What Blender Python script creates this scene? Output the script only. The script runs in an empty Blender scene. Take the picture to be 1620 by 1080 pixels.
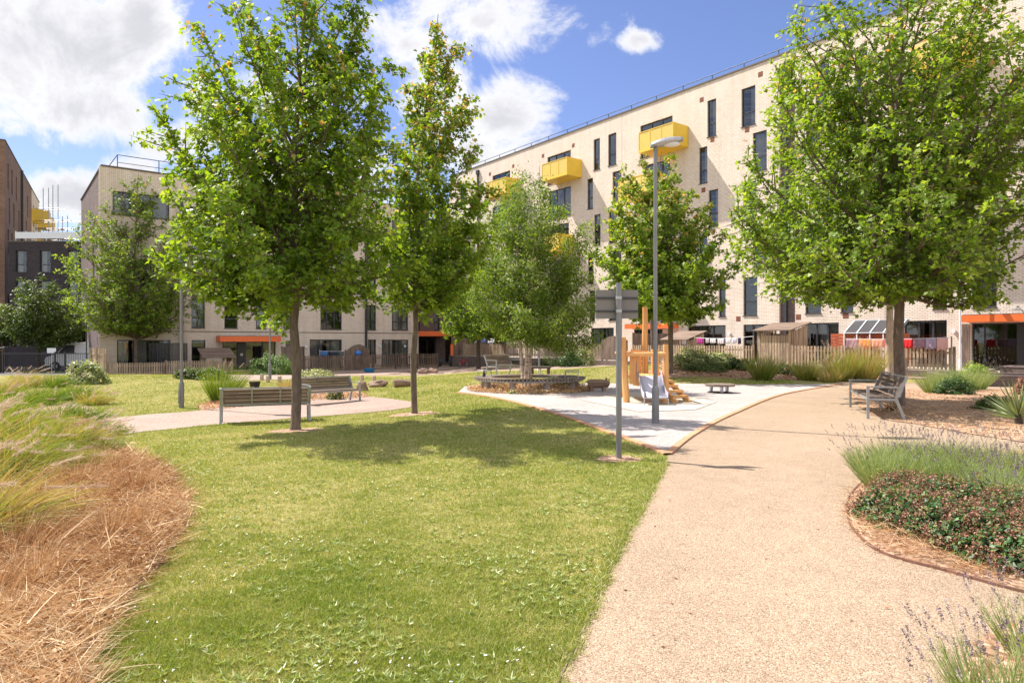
import bpy, bmesh, math, random
import numpy as np
from mathutils import Vector, Matrix
R = math.radians
sc = bpy.context.scene
col = sc.collection
# ------------------------------------------------------------------ camera
F = 1060.0; CX, CY, EYE = 810.0, 540.0, 1.5          # focal length and centre in photo pixels
cam_d = bpy.data.cameras.new('camera'); cam = bpy.data.objects.new('camera', cam_d); col.objects.link(cam)
cam.location = (0, 0, EYE); cam.rotation_euler = (R(90), 0, 0)
cam_d.sensor_width = 36; cam_d.lens = F/1620*36; cam_d.clip_start = .05; cam_d.clip_end = 3000
sc.camera = cam
# ------------------------------------------------------------------ light
sc.view_settings.view_transform = 'Standard'; sc.view_settings.look = 'None'
sc.view_settings.exposure = 1.0; sc.view_settings.gamma = 1
SUN_ELEV = 54
sun_dir = Vector((-.87, .49, math.tan(R(SUN_ELEV)))).normalized()      # towards the sun
sl = bpy.data.lights.new('sun', 'SUN'); so = bpy.data.objects.new('sun', sl); col.objects.link(so)
sl.energy = 5.0; sl.angle = R(.5); sl.color = (1, .93, .84)
so.rotation_euler = sun_dir.to_track_quat('Z', 'Y').to_euler()
W = bpy.data.worlds.new('World'); sc.world = W; W.use_nodes = True
nt = W.node_tree; nt.nodes.clear()
def N(t, **kw):
    n = nt.nodes.new(t)
    for k, v in kw.items(): setattr(n, k, v)
    return n
def L(a, b): nt.links.new(a, b)
def M2(op, a, b=None, clamp=False):
    n = N('ShaderNodeMath', operation=op); n.use_clamp = clamp
    for i, v in enumerate((a, b)):
        if v is None: continue
        if isinstance(v, (int, float)): n.inputs[i].default_value = v
        else: L(v, n.inputs[i])
    return n.outputs[0]
out = N('ShaderNodeOutputWorld'); bg = N('ShaderNodeBackground'); L(bg.outputs[0], out.inputs[0])
sky = N('ShaderNodeTexSky', sky_type='NISHITA'); sky.sun_disc = False
sky.sun_elevation = R(SUN_ELEV); sky.sun_rotation = math.atan2(-.87, .49); sky.altitude = 50
sky.air_density = 1.0; sky.dust_density = 0.4; sky.ozone_density = 2.5
tc = N('ShaderNodeTexCoord'); sep = N('ShaderNodeSeparateXYZ'); L(tc.outputs['Generated'], sep.inputs[0])
ys = M2('MAXIMUM', sep.outputs[1], .02)
u = M2('DIVIDE', sep.outputs[0], ys); v = M2('DIVIDE', sep.outputs[2], ys)
cb = N('ShaderNodeCombineXYZ'); L(u, cb.inputs[0]); L(v, cb.inputs[1])
def noise(scale, det=6, rough=.55, vec=None, dist=0):
    n = N('ShaderNodeTexNoise'); n.inputs['Scale'].default_value = scale; n.inputs['Detail'].default_value = det
    n.inputs['Roughness'].default_value = rough; n.inputs['Distortion'].default_value = dist
    L(vec if vec is not None else cb.outputs[0], n.inputs['Vector']); return n.outputs[0]
clouds = [(60, 70, 215, 150, 1.0), (110, 175, 150, 62, 1.0), (225, 40, 72, 110, 1.0), (110, 312, 95, 40, .95), (190, 285, 80, 42, .9), (318, 150, 40, 40, .8), (290, 225, 75, 38, .9),
          (760, 35, 170, 55, .7), (650, 70, 65, 55, .7), (790, 190, 95, 68, 1.0), (745, 235, 70, 50, .9), (700, 150, 60, 60, .85), (1012, 62, 30, 18, .6), (470, 150, 120, 45, .6), (1640, -60, 150, 90, .8), (500, 300, 170, 80, .8)]
m = None
for (px, py, rx, ry, s) in clouds:
    du = M2('DIVIDE', M2('SUBTRACT', u, (px-CX)/F), rx/F); dv = M2('DIVIDE', M2('SUBTRACT', v, (CY-py)/F), ry/F)
    d = M2('SQRT', M2('ADD', M2('MULTIPLY', du, du), M2('MULTIPLY', dv, dv)))
    b = M2('MULTIPLY', M2('SUBTRACT', 1.3, d), s)
    m = b if m is None else M2('MAXIMUM', m, b)
n1 = noise(7.5, 10, .68, dist=.35); n2 = noise(2.6, 4, .5)
wild = M2('MULTIPLY', M2('SUBTRACT', noise(1.7, 5, .5, vec=tc.outputs['Generated']), .53), 3.0)   # unseen clouds behind and overhead, thickened as fill light
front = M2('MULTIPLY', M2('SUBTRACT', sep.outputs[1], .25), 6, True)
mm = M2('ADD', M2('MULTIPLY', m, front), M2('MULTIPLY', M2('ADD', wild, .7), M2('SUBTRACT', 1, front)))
cov = M2('ADD', mm, M2('MULTIPLY', M2('SUBTRACT', n1, .5), 2.9))
den = N('ShaderNodeMapRange', interpolation_type='SMOOTHSTEP'); L(cov, den.inputs[0])
den.inputs[1].default_value = .1; den.inputs[2].default_value = .75
shade = N('ShaderNodeMapRange', interpolation_type='SMOOTHSTEP'); L(M2('ADD', cov, M2('MULTIPLY', n2, 1.1)), shade.inputs[0])
shade.inputs[1].default_value = .9; shade.inputs[2].default_value = 2.0
cc = N('ShaderNodeMixRGB'); L(shade.outputs[0], cc.inputs[0]); cc.inputs[1].default_value = (4.7, 4.7, 4.8, 1); cc.inputs[2].default_value = (3.2, 3.2, 3.45, 1)
tint = N('ShaderNodeMixRGB', blend_type='MULTIPLY'); tint.inputs[0].default_value = 1; L(sky.outputs[0], tint.inputs[1]); tint.inputs[2].default_value = (.66, .62, .76, 1)
fill_gain = M2('ADD', M2('MULTIPLY', M2('SUBTRACT', 1, front), .5), 1)      # added gain on out-of-view clouds, a fill light for shaded walls
ccb = N('ShaderNodeVectorMath', operation='SCALE'); L(cc.outputs[0], ccb.inputs[0]); L(fill_gain, ccb.inputs['Scale'])
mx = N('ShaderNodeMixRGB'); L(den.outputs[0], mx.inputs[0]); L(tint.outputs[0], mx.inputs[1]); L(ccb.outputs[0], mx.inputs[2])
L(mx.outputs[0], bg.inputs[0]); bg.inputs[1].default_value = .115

# ------------------------------------------------------------------ materials
def ramp(nt, fac, stops):
    r = nt.nodes.new('ShaderNodeValToRGB'); nt.links.new(fac, r.inputs[0])
    e = r.color_ramp.elements
    while len(e) > 1: e.remove(e[0])
    e[0].position = stops[0][0]; e[0].color = (*stops[0][1], 1)
    for p, c in stops[1:]:
        k = e.new(p); k.color = (*c, 1)
    return r.outputs[0]
def newmat(name):
    m = bpy.data.materials.new(name); m.use_nodes = True
    b = m.node_tree.nodes['Principled BSDF']; return m, m.node_tree, b
def tnoise(nt, vec, scale, det=4, rough=.6):
    n = nt.nodes.new('ShaderNodeTexNoise'); n.inputs['Scale'].default_value = scale
    n.inputs['Detail'].default_value = det; n.inputs['Roughness'].default_value = rough
    nt.links.new(vec, n.inputs['Vector']); return n.outputs[0]
def coord(nt, kind='Object'):
    return nt.nodes.new('ShaderNodeTexCoord').outputs[kind]
def geo_pos(nt): return nt.nodes.new('ShaderNodeNewGeometry').outputs['Position']
def bump(nt, b, h, strength=.3, dist=.01):
    k = nt.nodes.new('ShaderNodeBump'); k.inputs['Strength'].default_value = strength; k.inputs['Distance'].default_value = dist
    nt.links.new(h, k.inputs['Height']); nt.links.new(k.outputs[0], b.inputs['Normal'])
def simple(name, c, rough=.6, metal=0, var=.25, scale=8, bs=0, emis=None):
    m, nt, b = newmat(name)
    n = tnoise(nt, coord(nt), scale, 5)
    c1 = tuple(max(0, x*(1-var)) for x in c); c2 = tuple(min(1, x*(1+var)) for x in c)
    nt.links.new(ramp(nt, n, [(.3, c1), (.7, c2)]), b.inputs['Base Color'])
    b.inputs['Roughness'].default_value = rough; b.inputs['Metallic'].default_value = metal
    if bs: bump(nt, b, n, bs)
    return m
def wood(name, dark, light, rough=.7, along='Z', scale=14, knots=True):
    m, nt, b = newmat(name)
    mp = nt.nodes.new('ShaderNodeMapping'); nt.links.new(coord(nt), mp.inputs[0])
    s = {'X': (.12, 1, 1), 'Y': (1, .12, 1), 'Z': (1, 1, .12)}[along]; mp.inputs['Scale'].default_value = s
    n = tnoise(nt, mp.outputs[0], scale, 6, .65); n2_ = tnoise(nt, mp.outputs[0], scale*.25, 2)
    mixn = nt.nodes.new('ShaderNodeMath'); mixn.operation = 'ADD'; nt.links.new(n, mixn.inputs[0]); nt.links.new(n2_, mixn.inputs[1])
    hv = nt.nodes.new('ShaderNodeMath'); hv.operation = 'MULTIPLY'; nt.links.new(mixn.outputs[0], hv.inputs[0]); hv.inputs[1].default_value = .5
    nt.links.new(ramp(nt, hv.outputs[0], [(.36, dark), (.62, light)]), b.inputs['Base Color'])
    b.inputs['Roughness'].default_value = rough; bump(nt, b, n, .4, .004); return m
def brick(name, c1, c2, mortar, bw=.225, bh=.075, ms=.012, var=.2, rough=.85):
    m, nt, b = newmat(name)
    s = nt.nodes.new('ShaderNodeSeparateXYZ'); nt.links.new(coord(nt), s.inputs[0])
    a = nt.nodes.new('ShaderNodeMath'); a.operation = 'ADD'; nt.links.new(s.outputs[0], a.inputs[0]); nt.links.new(s.outputs[1], a.inputs[1])
    c = nt.nodes.new('ShaderNodeCombineXYZ'); nt.links.new(a.outputs[0], c.inputs[0]); nt.links.new(s.outputs[2], c.inputs[1])
    t = nt.nodes.new('ShaderNodeTexBrick'); nt.links.new(c.outputs[0], t.inputs['Vector'])
    t.inputs['Color1'].default_value = (*c1, 1); t.inputs['Color2'].default_value = (*c2, 1); t.inputs['Mortar'].default_value = (*mortar, 1)
    t.inputs['Scale'].default_value = 1; t.inputs['Brick Width'].default_value = bw; t.inputs['Row Height'].default_value = bh
    t.inputs['Mortar Size'].default_value = ms; t.inputs['Mortar Smooth'].default_value = .2; t.inputs['Bias'].default_value = 0
    n = tnoise(nt, coord(nt), .6, 5, .65)
    r = ramp(nt, n, [(.25, (1-var,)*3), (.75, (1+var*.3,)*3)])
    mu = nt.nodes.new('ShaderNodeMixRGB'); mu.blend_type = 'MULTIPLY'; mu.inputs[0].default_value = 1
    mpp = nt.nodes.new('ShaderNodeMapping'); nt.links.new(coord(nt), mpp.inputs[0]); mpp.inputs['Scale'].default_value = (2.2, 2.2, .12)
    st = tnoise(nt, mpp.outputs[0], 1, 5, .7); mu2 = nt.nodes.new('ShaderNodeMixRGB'); mu2.blend_type = 'MULTIPLY'; mu2.inputs[0].default_value = 1
    nt.links.new(r, mu2.inputs[1]); nt.links.new(ramp(nt, st, [(.35, (.90, .89, .87)), (.55, (1.0, 1.0, 1.0))]), mu2.inputs[2]); r = mu2.outputs[0]
    nt.links.new(t.outputs['Color'], mu.inputs[1]); nt.links.new(r, mu.inputs[2])
    nt.links.new(mu.outputs[0], b.inputs['Base Color']); b.inputs['Roughness'].default_value = rough
    inv = nt.nodes.new('ShaderNodeMath'); inv.operation = 'SUBTRACT'; inv.inputs[0].default_value = 1; nt.links.new(t.outputs['Fac'], inv.inputs[1])
    bump(nt, b, inv.outputs[0], .5, .006)
    return m
def leafmat(name, stops, trans=.45, rough=.5, tcol=(1.75, 1.65, .55), spec=.5):
    m, nt, b = newmat(name)
    at = nt.nodes.new('ShaderNodeAttribute'); at.attribute_name = 'rnd'
    c = ramp(nt, at.outputs['Fac'], stops)
    nt.links.new(c, b.inputs['Base Color']); b.inputs['Roughness'].default_value = rough
    b.inputs['Specular IOR Level'].default_value = spec
    t = nt.nodes.new('ShaderNodeBsdfTranslucent')
    mu = nt.nodes.new('ShaderNodeMixRGB'); mu.blend_type = 'MULTIPLY'; mu.inputs[0].default_value = 1
    nt.links.new(c, mu.inputs[1]); mu.inputs[2].default_value = (*tcol, 1); nt.links.new(mu.outputs[0], t.inputs[0])
    ms = nt.nodes.new('ShaderNodeMixShader'); ms.inputs[0].default_value = trans
    nt.links.new(b.outputs[0], ms.inputs[1]); nt.links.new(t.outputs[0], ms.inputs[2])
    nt.links.new(ms.outputs[0], nt.nodes['Material Output'].inputs[0]); return m
MT = {}
MT['cream'] = brick('cream_brick', (.73, .62, .53), (.83, .73, .635), (.47, .385, .325), bh=.08, ms=.013, var=.1)
MT['brown_brick'] = brick('brown_brick', (.22, .115, .08), (.33, .19, .13), (.18, .13, .10), var=.3)
MT['dark_brick'] = brick('dark_brick', (.036, .029, .036), (.07, .052, .06), (.04, .035, .04), var=.35)
MT['purple_brick'] = brick('purple_brick', (.13, .09, .095), (.21, .15, .15), (.14, .11, .11), var=.3)
MT['wall_brick'] = brick('garden_wall_brick', (.13, .09, .075), (.2, .145, .12), (.13, .105, .095), var=.3)
MT['render'] = simple('pale_render', (.62, .58, .54), .8, var=.08, scale=2)
MT['dark_metal'] = simple('dark_metal', (.035, .036, .042), .4, .0, .15)
MT['rail_metal'] = simple('rail_metal', (.05, .06, .08), .4, .3, .15)
MT['grey_metal'] = simple('grey_metal', (.20, .20, .205), .42, .35, .12, 5)
MT['bench_metal'] = simple('bench_metal', (.30, .31, .31), .4, .35, .12, 12)
MT['galv'] = simple('galvanised_metal', (.42, .42, .43), .38, .5, .2, 30)
MT['steel'] = simple('brushed_steel_slide', (.50, .49, .56), .45, .15, .05)
MT['white_metal'] = simple('white_metal', (.72, .74, .80), .4, .0, .05)
MT['yellow'] = simple('yellow_metal', (.74, .50, .05), .42, .0, .06, 3)
MT['orange'] = simple('orange_metal', (.80, .16, .04), .42, .0, .08, 4)
MT['coping'] = simple('roof_coping', (.10, .085, .075), .7, 0, .2)
MT['interior'] = simple('interior_shade', (.035, .033, .032), .9, 0, .3, 1)  # near-black colour stands in for the darkness inside rooms
MT['vent'] = simple('vent_terracotta', (.22, .085, .05), .8, 0, .3, 20)
MT['terrace'] = simple('roof_felt', (.2, .2, .2), .9, 0, .2, 2)
MT['timber'] = wood('weathered_timber', (.19, .135, .095), (.48, .36, .255), along='Z')
MT['timber_dark'] = wood('dark_weathered_timber', (.075, .052, .04), (.23, .165, .125), along='Z')
MT['slat'] = wood('grey_brown_slats', (.09, .06, .045), (.24, .165, .12), along='X')
MT['slat_dark'] = wood('dark_slats', (.05, .036, .03), (.13, .09, .07), along='X')
MT['ring_wood'] = wood('ring_bench_wood', (.10, .075, .06), (.28, .22, .17), along='X')
MT['new_wood'] = wood('robinia_wood', (.50, .22, .07), (.78, .44, .17), along='Z', scale=9)
MT['new_wood_x'] = wood('robinia_wood_beam', (.50, .22, .07), (.78, .44, .17), along='X', scale=9)
MT['edge_strip'] = simple('rusty_edging', (.16, .075, .05), .8, 0, .3, 9)
MT['red_wood'] = wood('red_stained_boards', (.28, .05, .02), (.48, .11, .04), along='X')
MT['log'] = wood('log_bark', (.13, .075, .05), (.33, .22, .15), along='X', scale=10)
MT['concrete'] = simple('concrete', (.36, .31, .27), .85, 0, .2, 12, .3)
MT['rubber'] = simple('black_rubber', (.02, .02, .02), .6)
MT['soil'] = simple('soil', (.10, .06, .04), .95, 0, .4, 20, .6)
def glassmat():
    m, nt, b = newmat('window_glass'); nt.nodes.remove(b)
    tr = nt.nodes.new('ShaderNodeBsdfTransparent'); tr.inputs[0].default_value = (.62, .66, .68, 1)
    gl = nt.nodes.new('ShaderNodeBsdfGlossy'); gl.inputs['Roughness'].default_value = .02; gl.inputs[0].default_value = (.9, .95, 1, 1)
    fr = nt.nodes.new('ShaderNodeFresnel'); fr.inputs[0].default_value = 1.85
    n = tnoise(nt, coord(nt), 1.3, 2); bm_ = nt.nodes.new('ShaderNodeBump'); bm_.inputs['Strength'].default_value = .04; nt.links.new(n, bm_.inputs['Height'])
    nt.links.new(bm_.outputs[0], gl.inputs['Normal'])
    ms = nt.nodes.new('ShaderNodeMixShader'); nt.links.new(fr.outputs[0], ms.inputs[0]); nt.links.new(tr.outputs[0], ms.inputs[1]); nt.links.new(gl.outputs[0], ms.inputs[2])
    nt.links.new(ms.outputs[0], nt.nodes['Material Output'].inputs[0]); return m
MT['glass'] = glassmat()
MT['curtain'] = simple('net_curtain', (.62, .60, .56), .9, 0, .1, 3)
MT['curtain_dark'] = simple('grey_curtain', (.22, .22, .22), .9, 0, .2, 3)
MT['curtain_warm'] = simple('brown_curtain', (.34, .22, .13), .9, 0, .2, 3)
# ground materials
def lawn_mat():
    m, nt, b = newmat('lawn_soil_and_thatch'); p = geo_pos(nt)
    a = tnoise(nt, p, .55, 4, .6); c = tnoise(nt, p, 9, 6, .75); e = tnoise(nt, p, 55, 3, .7)
    r1 = ramp(nt, a, [(.3, (.22, .23, .07)), (.5, (.30, .28, .11)), (.72, (.40, .33, .17))])
    r2 = ramp(nt, c, [(.35, (.62, .66, .55)), (.65, (1.2, 1.15, 1.1))])
    r3 = ramp(nt, e, [(.3, (.6, .62, .55)), (.7, (1.3, 1.25, 1.3))])
    m1 = nt.nodes.new('ShaderNodeMixRGB'); m1.blend_type = 'MULTIPLY'; m1.inputs[0].default_value = 1; nt.links.new(r1, m1.inputs[1]); nt.links.new(r2, m1.inputs[2])
    m2 = nt.nodes.new('ShaderNodeMixRGB'); m2.blend_type = 'MULTIPLY'; m2.inputs[0].default_value = 1; nt.links.new(m1.outputs[0], m2.inputs[1]); nt.links.new(r3, m2.inputs[2])
    nt.links.new(m2.outputs[0], b.inputs['Base Color']); b.inputs['Roughness'].default_value = .95; b.inputs['Specular IOR Level'].default_value = .1
    bump(nt, b, e, .8, .02); return m
def gravel(name, stops, scale=95, patch=.12, tintn=(.85, 1.1)):
    m, nt, b = newmat(name); p = geo_pos(nt)
    v_ = nt.nodes.new('ShaderNodeTexVoronoi'); v_.inputs['Scale'].default_value = scale; nt.links.new(p, v_.inputs['Vector'])
    s = nt.nodes.new('ShaderNodeSeparateColor'); nt.links.new(v_.outputs['Color'], s.inputs[0])
    r = ramp(nt, s.outputs[0], stops)
    n = tnoise(nt, p, .8, 6, .65)
    r2 = ramp(nt, n, [(.3, (tintn[0],)*3), (.7, (tintn[1],)*3)])
    mu = nt.nodes.new('ShaderNodeMixRGB'); mu.blend_type = 'MULTIPLY'; mu.inputs[0].default_value = 1; nt.links.new(r, mu.inputs[1]); nt.links.new(r2, mu.inputs[2])
    n5 = tnoise(nt, p, .22, 5, .6); n6 = tnoise(nt, p, 4.5, 5, .7); ad = nt.nodes.new('ShaderNodeMath'); ad.operation = 'ADD'; nt.links.new(n5, ad.inputs[0]); nt.links.new(n6, ad.inputs[1])
    hf = nt.nodes.new('ShaderNodeMath'); hf.operation = 'MULTIPLY'; hf.inputs[1].default_value = .5; nt.links.new(ad.outputs[0], hf.inputs[0])
    mu3 = nt.nodes.new('ShaderNodeMixRGB'); mu3.blend_type = 'MULTIPLY'; mu3.inputs[0].default_value = 1; nt.links.new(mu.outputs[0], mu3.inputs[1]); nt.links.new(ramp(nt, hf.outputs[0], [(.36, (.84, .82, .79)), (.5, (.98, .98, .98)), (.62, (1.05, 1.04, 1.03))]), mu3.inputs[2]); mu = mu3
    nt.links.new(mu.outputs[0], b.inputs['Base Color']); b.inputs['Roughness'].default_value = .85
    inv = nt.nodes.new('ShaderNodeMath'); inv.operation = 'SUBTRACT'; inv.inputs[0].default_value = 1; nt.links.new(v_.outputs['Distance'], inv.inputs[1])
    bump(nt, b, inv.outputs[0], .55, .006); return m
MT['lawn'] = lawn_mat()
MT['path'] = gravel('resin_bound_gravel', [(.0, (.14, .09, .055)), (.12, (.24, .16, .10)), (.5, (.325, .235, .156)), (.8, (.38, .282, .195)), (1, (.48, .385, .295))], 150, tintn=(.86, 1.05))
MT['path_far'] = gravel('pale_gravel_path', [(.0, (.19, .125, .095)), (.4, (.29, .205, .16)), (.8, (.35, .255, .205)), (1, (.44, .355, .30))], 60)
MT['play'] = gravel('pale_rubber_surface', [(.0, (.26, .22, .21)), (.3, (.365, .318, .302)), (.8, (.43, .382, .365)), (1, (.51, .465, .45))], 60, tintn=(.82, 1.05))
MT['play_in'] = gravel('cream_rubber_surface', [(.0, (.38, .33, .26)), (.3, (.47, .42, .34)), (1, (.55, .50, .42))], 60, tintn=(.94, 1.03))
MT['mulch'] = gravel('bark_mulch', [(.0, (.13, .065, .035)), (.35, (.28, .155, .09)), (.7, (.42, .26, .165)), (1, (.56, .39, .27))], 28, tintn=(.7, 1.15))
MT['strawbed'] = gravel('dry_straw_soil', [(.0, (.09, .05, .03)), (.3, (.24, .14, .08)), (.7, (.40, .265, .16)), (1, (.55, .40, .27))], 36, tintn=(.65, 1.15))
MT['terra'] = simple('terracotta_edging', (.47, .25, .14), .85, 0, .25, 9, .2)
MT['asphalt'] = simple('asphalt', (.09, .085, .085), .9, 0, .2, 3, .2)
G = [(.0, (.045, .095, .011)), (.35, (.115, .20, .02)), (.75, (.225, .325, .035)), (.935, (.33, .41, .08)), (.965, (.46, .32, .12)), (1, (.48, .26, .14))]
MT['leaf'] = leafmat('maple_leaves', G, .49, spec=.35)
MT['leaf_dark'] = leafmat('dark_tree_leaves', [(0, (.03, .055, .012)), (.5, (.07, .115, .02)), (1, (.16, .21, .04))], .35)
MT['leaf_birch'] = leafmat('birch_leaves', [(0, (.055, .10, .014)), (.5, (.13, .21, .03)), (1, (.25, .32, .07))], .55, .5, spec=.3)
MT['grass'] = leafmat('grass_blades', [(0, (.12, .20, .025)), (.35, (.225, .28, .05)), (.65, (.33, .345, .10)), (1, (.58, .50, .30))], .22, .6, spec=.2)
MT['weed'] = leafmat('lawn_weeds', [(0, (.17, .25, .05)), (.5, (.28, .34, .10)), (1, (.44, .45, .22))], .25, .45)
MT['daisy'] = simple('daisy_petals', (.75, .75, .7), .7, var=.05)
MT['reed'] = leafmat('ornamental_grass', [(0, (.05, .10, .014)), (.3, (.15, .23, .028)), (.5, (.26, .29, .075)), (.65, (.36, .29, .14)), (.85, (.30, .17, .085)), (1, (.50, .38, .25))], .35, .6, spec=.2)
MT['plume'] = leafmat('grass_plumes', [(0, (.36, .24, .17)), (.5, (.52, .39, .30)), (1, (.68, .56, .46))], .35, .8, (1.1, 1, .9), .1)
MT['straw'] = leafmat('dry_straw', [(0, (.14, .058, .026)), (.3, (.35, .175, .07)), (.6, (.55, .36, .18)), (1, (.78, .63, .42))], .2, .7, (1.2, 1, .8), .2)
MT['lav'] = leafmat('lavender_leaves', [(0, (.14, .20, .06)), (.5, (.24, .31, .12)), (.8, (.33, .38, .2)), (1, (.42, .42, .28))], .3, .6, spec=.2)
MT['lavfl'] = leafmat('lavender_flowers', [(0, (.14, .10, .12)), (.6, (.24, .19, .21)), (1, (.36, .30, .30))], .2, .8, (1, 1, 1), .1)
MT['ivy'] = leafmat('glossy_leaves', [(0, (.015, .045, .010)), (.5, (.035, .10, .018)), (.85, (.08, .17, .03)), (1, (.2, .26, .06))], .2, .5)
MT['deadfl'] = leafmat('dried_flower_heads', [(0, (.12, .05, .03)), (.5, (.29, .14, .09)), (1, (.48, .30, .21))], .2, .8, (1, 1, 1), .1)
MT['yucca'] = leafmat('yucca_leaves', [(0, (.10, .17, .06)), (.5, (.26, .33, .15)), (1, (.5, .5, .3))], .2, .4)
MT['silver'] = leafmat('pale_shrub_leaves', [(0, (.12, .17, .05)), (.5, (.27, .32, .12)), (1, (.52, .52, .33))], .3, .5)
MT['lime'] = leafmat('lime_leaves', [(0, (.16, .28, .03)), (1, (.36, .48, .08))], .4, .5)
def barkmat(name, a, b_, sc_=18):
    m, nt, b = newmat(name); mp = nt.nodes.new('ShaderNodeMapping'); nt.links.new(coord(nt), mp.inputs[0]); mp.inputs['Scale'].default_value = (1, 1, .25)
    n = tnoise(nt, mp.outputs[0], sc_, 6, .7); nt.links.new(ramp(nt, n, [(.35, a), (.65, b_)]), b.inputs['Base Color'])
    b.inputs['Roughness'].default_value = .9; bump(nt, b, n, .6, .02); return m
MT['bark'] = barkmat('grey_brown_bark', (.085, .062, .045), (.20, .15, .11))
MT['bark_dark'] = barkmat('dark_bark', (.035, .028, .022), (.10, .075, .055))
MT['bark_pale'] = barkmat('pale_bark', (.26, .19, .14), (.46, .36, .28))
def birchbark():
    m, nt, b = newmat('birch_bark'); mp = nt.nodes.new('ShaderNodeMapping'); nt.links.new(coord(nt), mp.inputs[0]); mp.inputs['Scale'].default_value = (.6, .6, 2.2)
    n = tnoise(nt, mp.outputs[0], 7, 5, .7); nt.links.new(ramp(nt, n, [(.36, (.05, .04, .035)), (.45, (.5, .38, .29)), (.6, (.66, .55, .45))]), b.inputs['Base Color'])
    b.inputs['Roughness'].default_value = .7; return m
MT['bark_birch'] = birchbark()
def cloth(c, name='cloth'): return simple(name, c, .9, 0, .15, 6)

# ------------------------------------------------------------------ helpers
def tag(o, label=None, cat=None, group=None, kind=None):
    if label: o['label'] = label
    if cat: o['category'] = cat
    if group: o['group'] = group
    if kind: o['kind'] = kind
    return o
def empty(name, loc=(0, 0, 0), rz=0, label=None, cat=None, group=None):
    o = bpy.data.objects.new(name, None); col.objects.link(o); o.location = loc; o.rotation_euler = (0, 0, rz)
    o.empty_display_size = .3
    return tag(o, label, cat, group)
class MB:
    def __init__(s): s.v = []; s.f = []; s.sm = []
    def add(s, vs, fs, smooth=False):
        n = len(s.v); s.v += [tuple(p) for p in vs]; s.f += [tuple(i+n for i in f) for f in fs]; s.sm += [smooth]*len(fs); return s
    def box(s, x0, x1, y0, y1, z0, z1):
        return s.add([(x0, y0, z0), (x1, y0, z0), (x1, y1, z0), (x0, y1, z0), (x0, y0, z1), (x1, y0, z1), (x1, y1, z1), (x0, y1, z1)],
                     [(0, 3, 2, 1), (4, 5, 6, 7), (0, 1, 5, 4), (1, 2, 6, 5), (2, 3, 7, 6), (3, 0, 4, 7)])
    def obox(s, c, ax, ay, az):     # centre and three half-axis vectors
        c, ax, ay, az = Vector(c), Vector(ax), Vector(ay), Vector(az); vs = []
        for k in (-1, 1):
            for (i, j) in ((-1, -1), (1, -1), (1, 1), (-1, 1)): vs.append(c+ax*i+ay*j+az*k)
        return s.add(vs, [(0, 3, 2, 1), (4, 5, 6, 7), (0, 1, 5, 4), (1, 2, 6, 5), (2, 3, 7, 6), (3, 0, 4, 7)])
    def bar(s, p, q, w, h=None, up=(0, 0, 1)):
        p, q = Vector(p), Vector(q); h = h or w; d = (q-p); l = d.length; d.normalize(); upv = Vector(up)
        if abs(d.dot(upv)) > .98: upv = Vector((0, 1, 0))
        sd = d.cross(upv).normalized(); uu = sd.cross(d)
        return s.obox((p+q)/2, d*l/2, sd*w/2, uu*h/2)
    def tube(s, pts, rad, seg=8, cap=True, smooth=True):
        pts = [Vector(p) for p in pts]
        if not hasattr(rad, '__len__'): rad = [rad]*len(pts)
        n0 = None; vs = []
        for i, p in enumerate(pts):
            d = (pts[min(i+1, len(pts)-1)]-pts[max(i-1, 0)]).normalized()
            if n0 is None: n0 = d.orthogonal().normalized()
            n0 = (n0-d*n0.dot(d)).normalized(); b = d.cross(n0)
            for k in range(seg):
                a = 2*math.pi*k/seg; vs.append(p+(n0*math.cos(a)+b*math.sin(a))*rad[i])
        fs = [(i*seg+k, i*seg+(k+1) % seg, (i+1)*seg+(k+1) % seg, (i+1)*seg+k) for i in range(len(pts)-1) for k in range(seg)]
        n = len(s.f); s.add(vs, fs, smooth)
        if cap: s.add(vs[:seg][::-1], [tuple(range(seg))]); s.add(vs[-seg:], [tuple(range(seg))])
        return s
    def blob(s, c, r, seg=12, rings=7, jit=.1, rnd=random):
        c = Vector(c); vs = [c+Vector((0, 0, -r[2]))]
        for i in range(1, rings):
            th = math.pi*i/rings
            for k in range(seg):
                a = 2*math.pi*k/seg; q = 1+rnd.uniform(-jit, jit)
                vs.append(c+Vector((r[0]*math.sin(th)*math.cos(a)*q, r[1]*math.sin(th)*math.sin(a)*q, -r[2]*math.cos(th)*q)))
        vs.append(c+Vector((0, 0, r[2]))); fs = []
        for k in range(seg): fs.append((0, 1+(k+1) % seg, 1+k))
        for i in range(rings-2):
            for k in range(seg): a = 1+i*seg+k; b = 1+i*seg+(k+1) % seg; fs.append((a, b, b+seg, a+seg))
        e = len(vs)-1; o = 1+(rings-2)*seg
        for k in range(seg): fs.append((o+k, o+(k+1) % seg, e))
        return s.add(vs, fs, True)
    def build(s, name, mat, parent=None, loc=None, rz=None, bevel=0):
        me = bpy.data.meshes.new(name); me.from_pydata(s.v, [], s.f); me.update()
        if any(s.sm): me.polygons.foreach_set('use_smooth', s.sm)
        if mat: me.materials.append(mat)
        o = bpy.data.objects.new(name, me); col.objects.link(o)
        if parent: o.parent = parent
        if loc is not None: o.location = loc
        if rz is not None: o.rotation_euler = (0, 0, rz)
        if bevel:
            b = o.modifiers.new('bevel', 'BEVEL'); b.width = bevel; b.segments = 2; b.limit_method = 'ANGLE'
        return o
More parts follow.
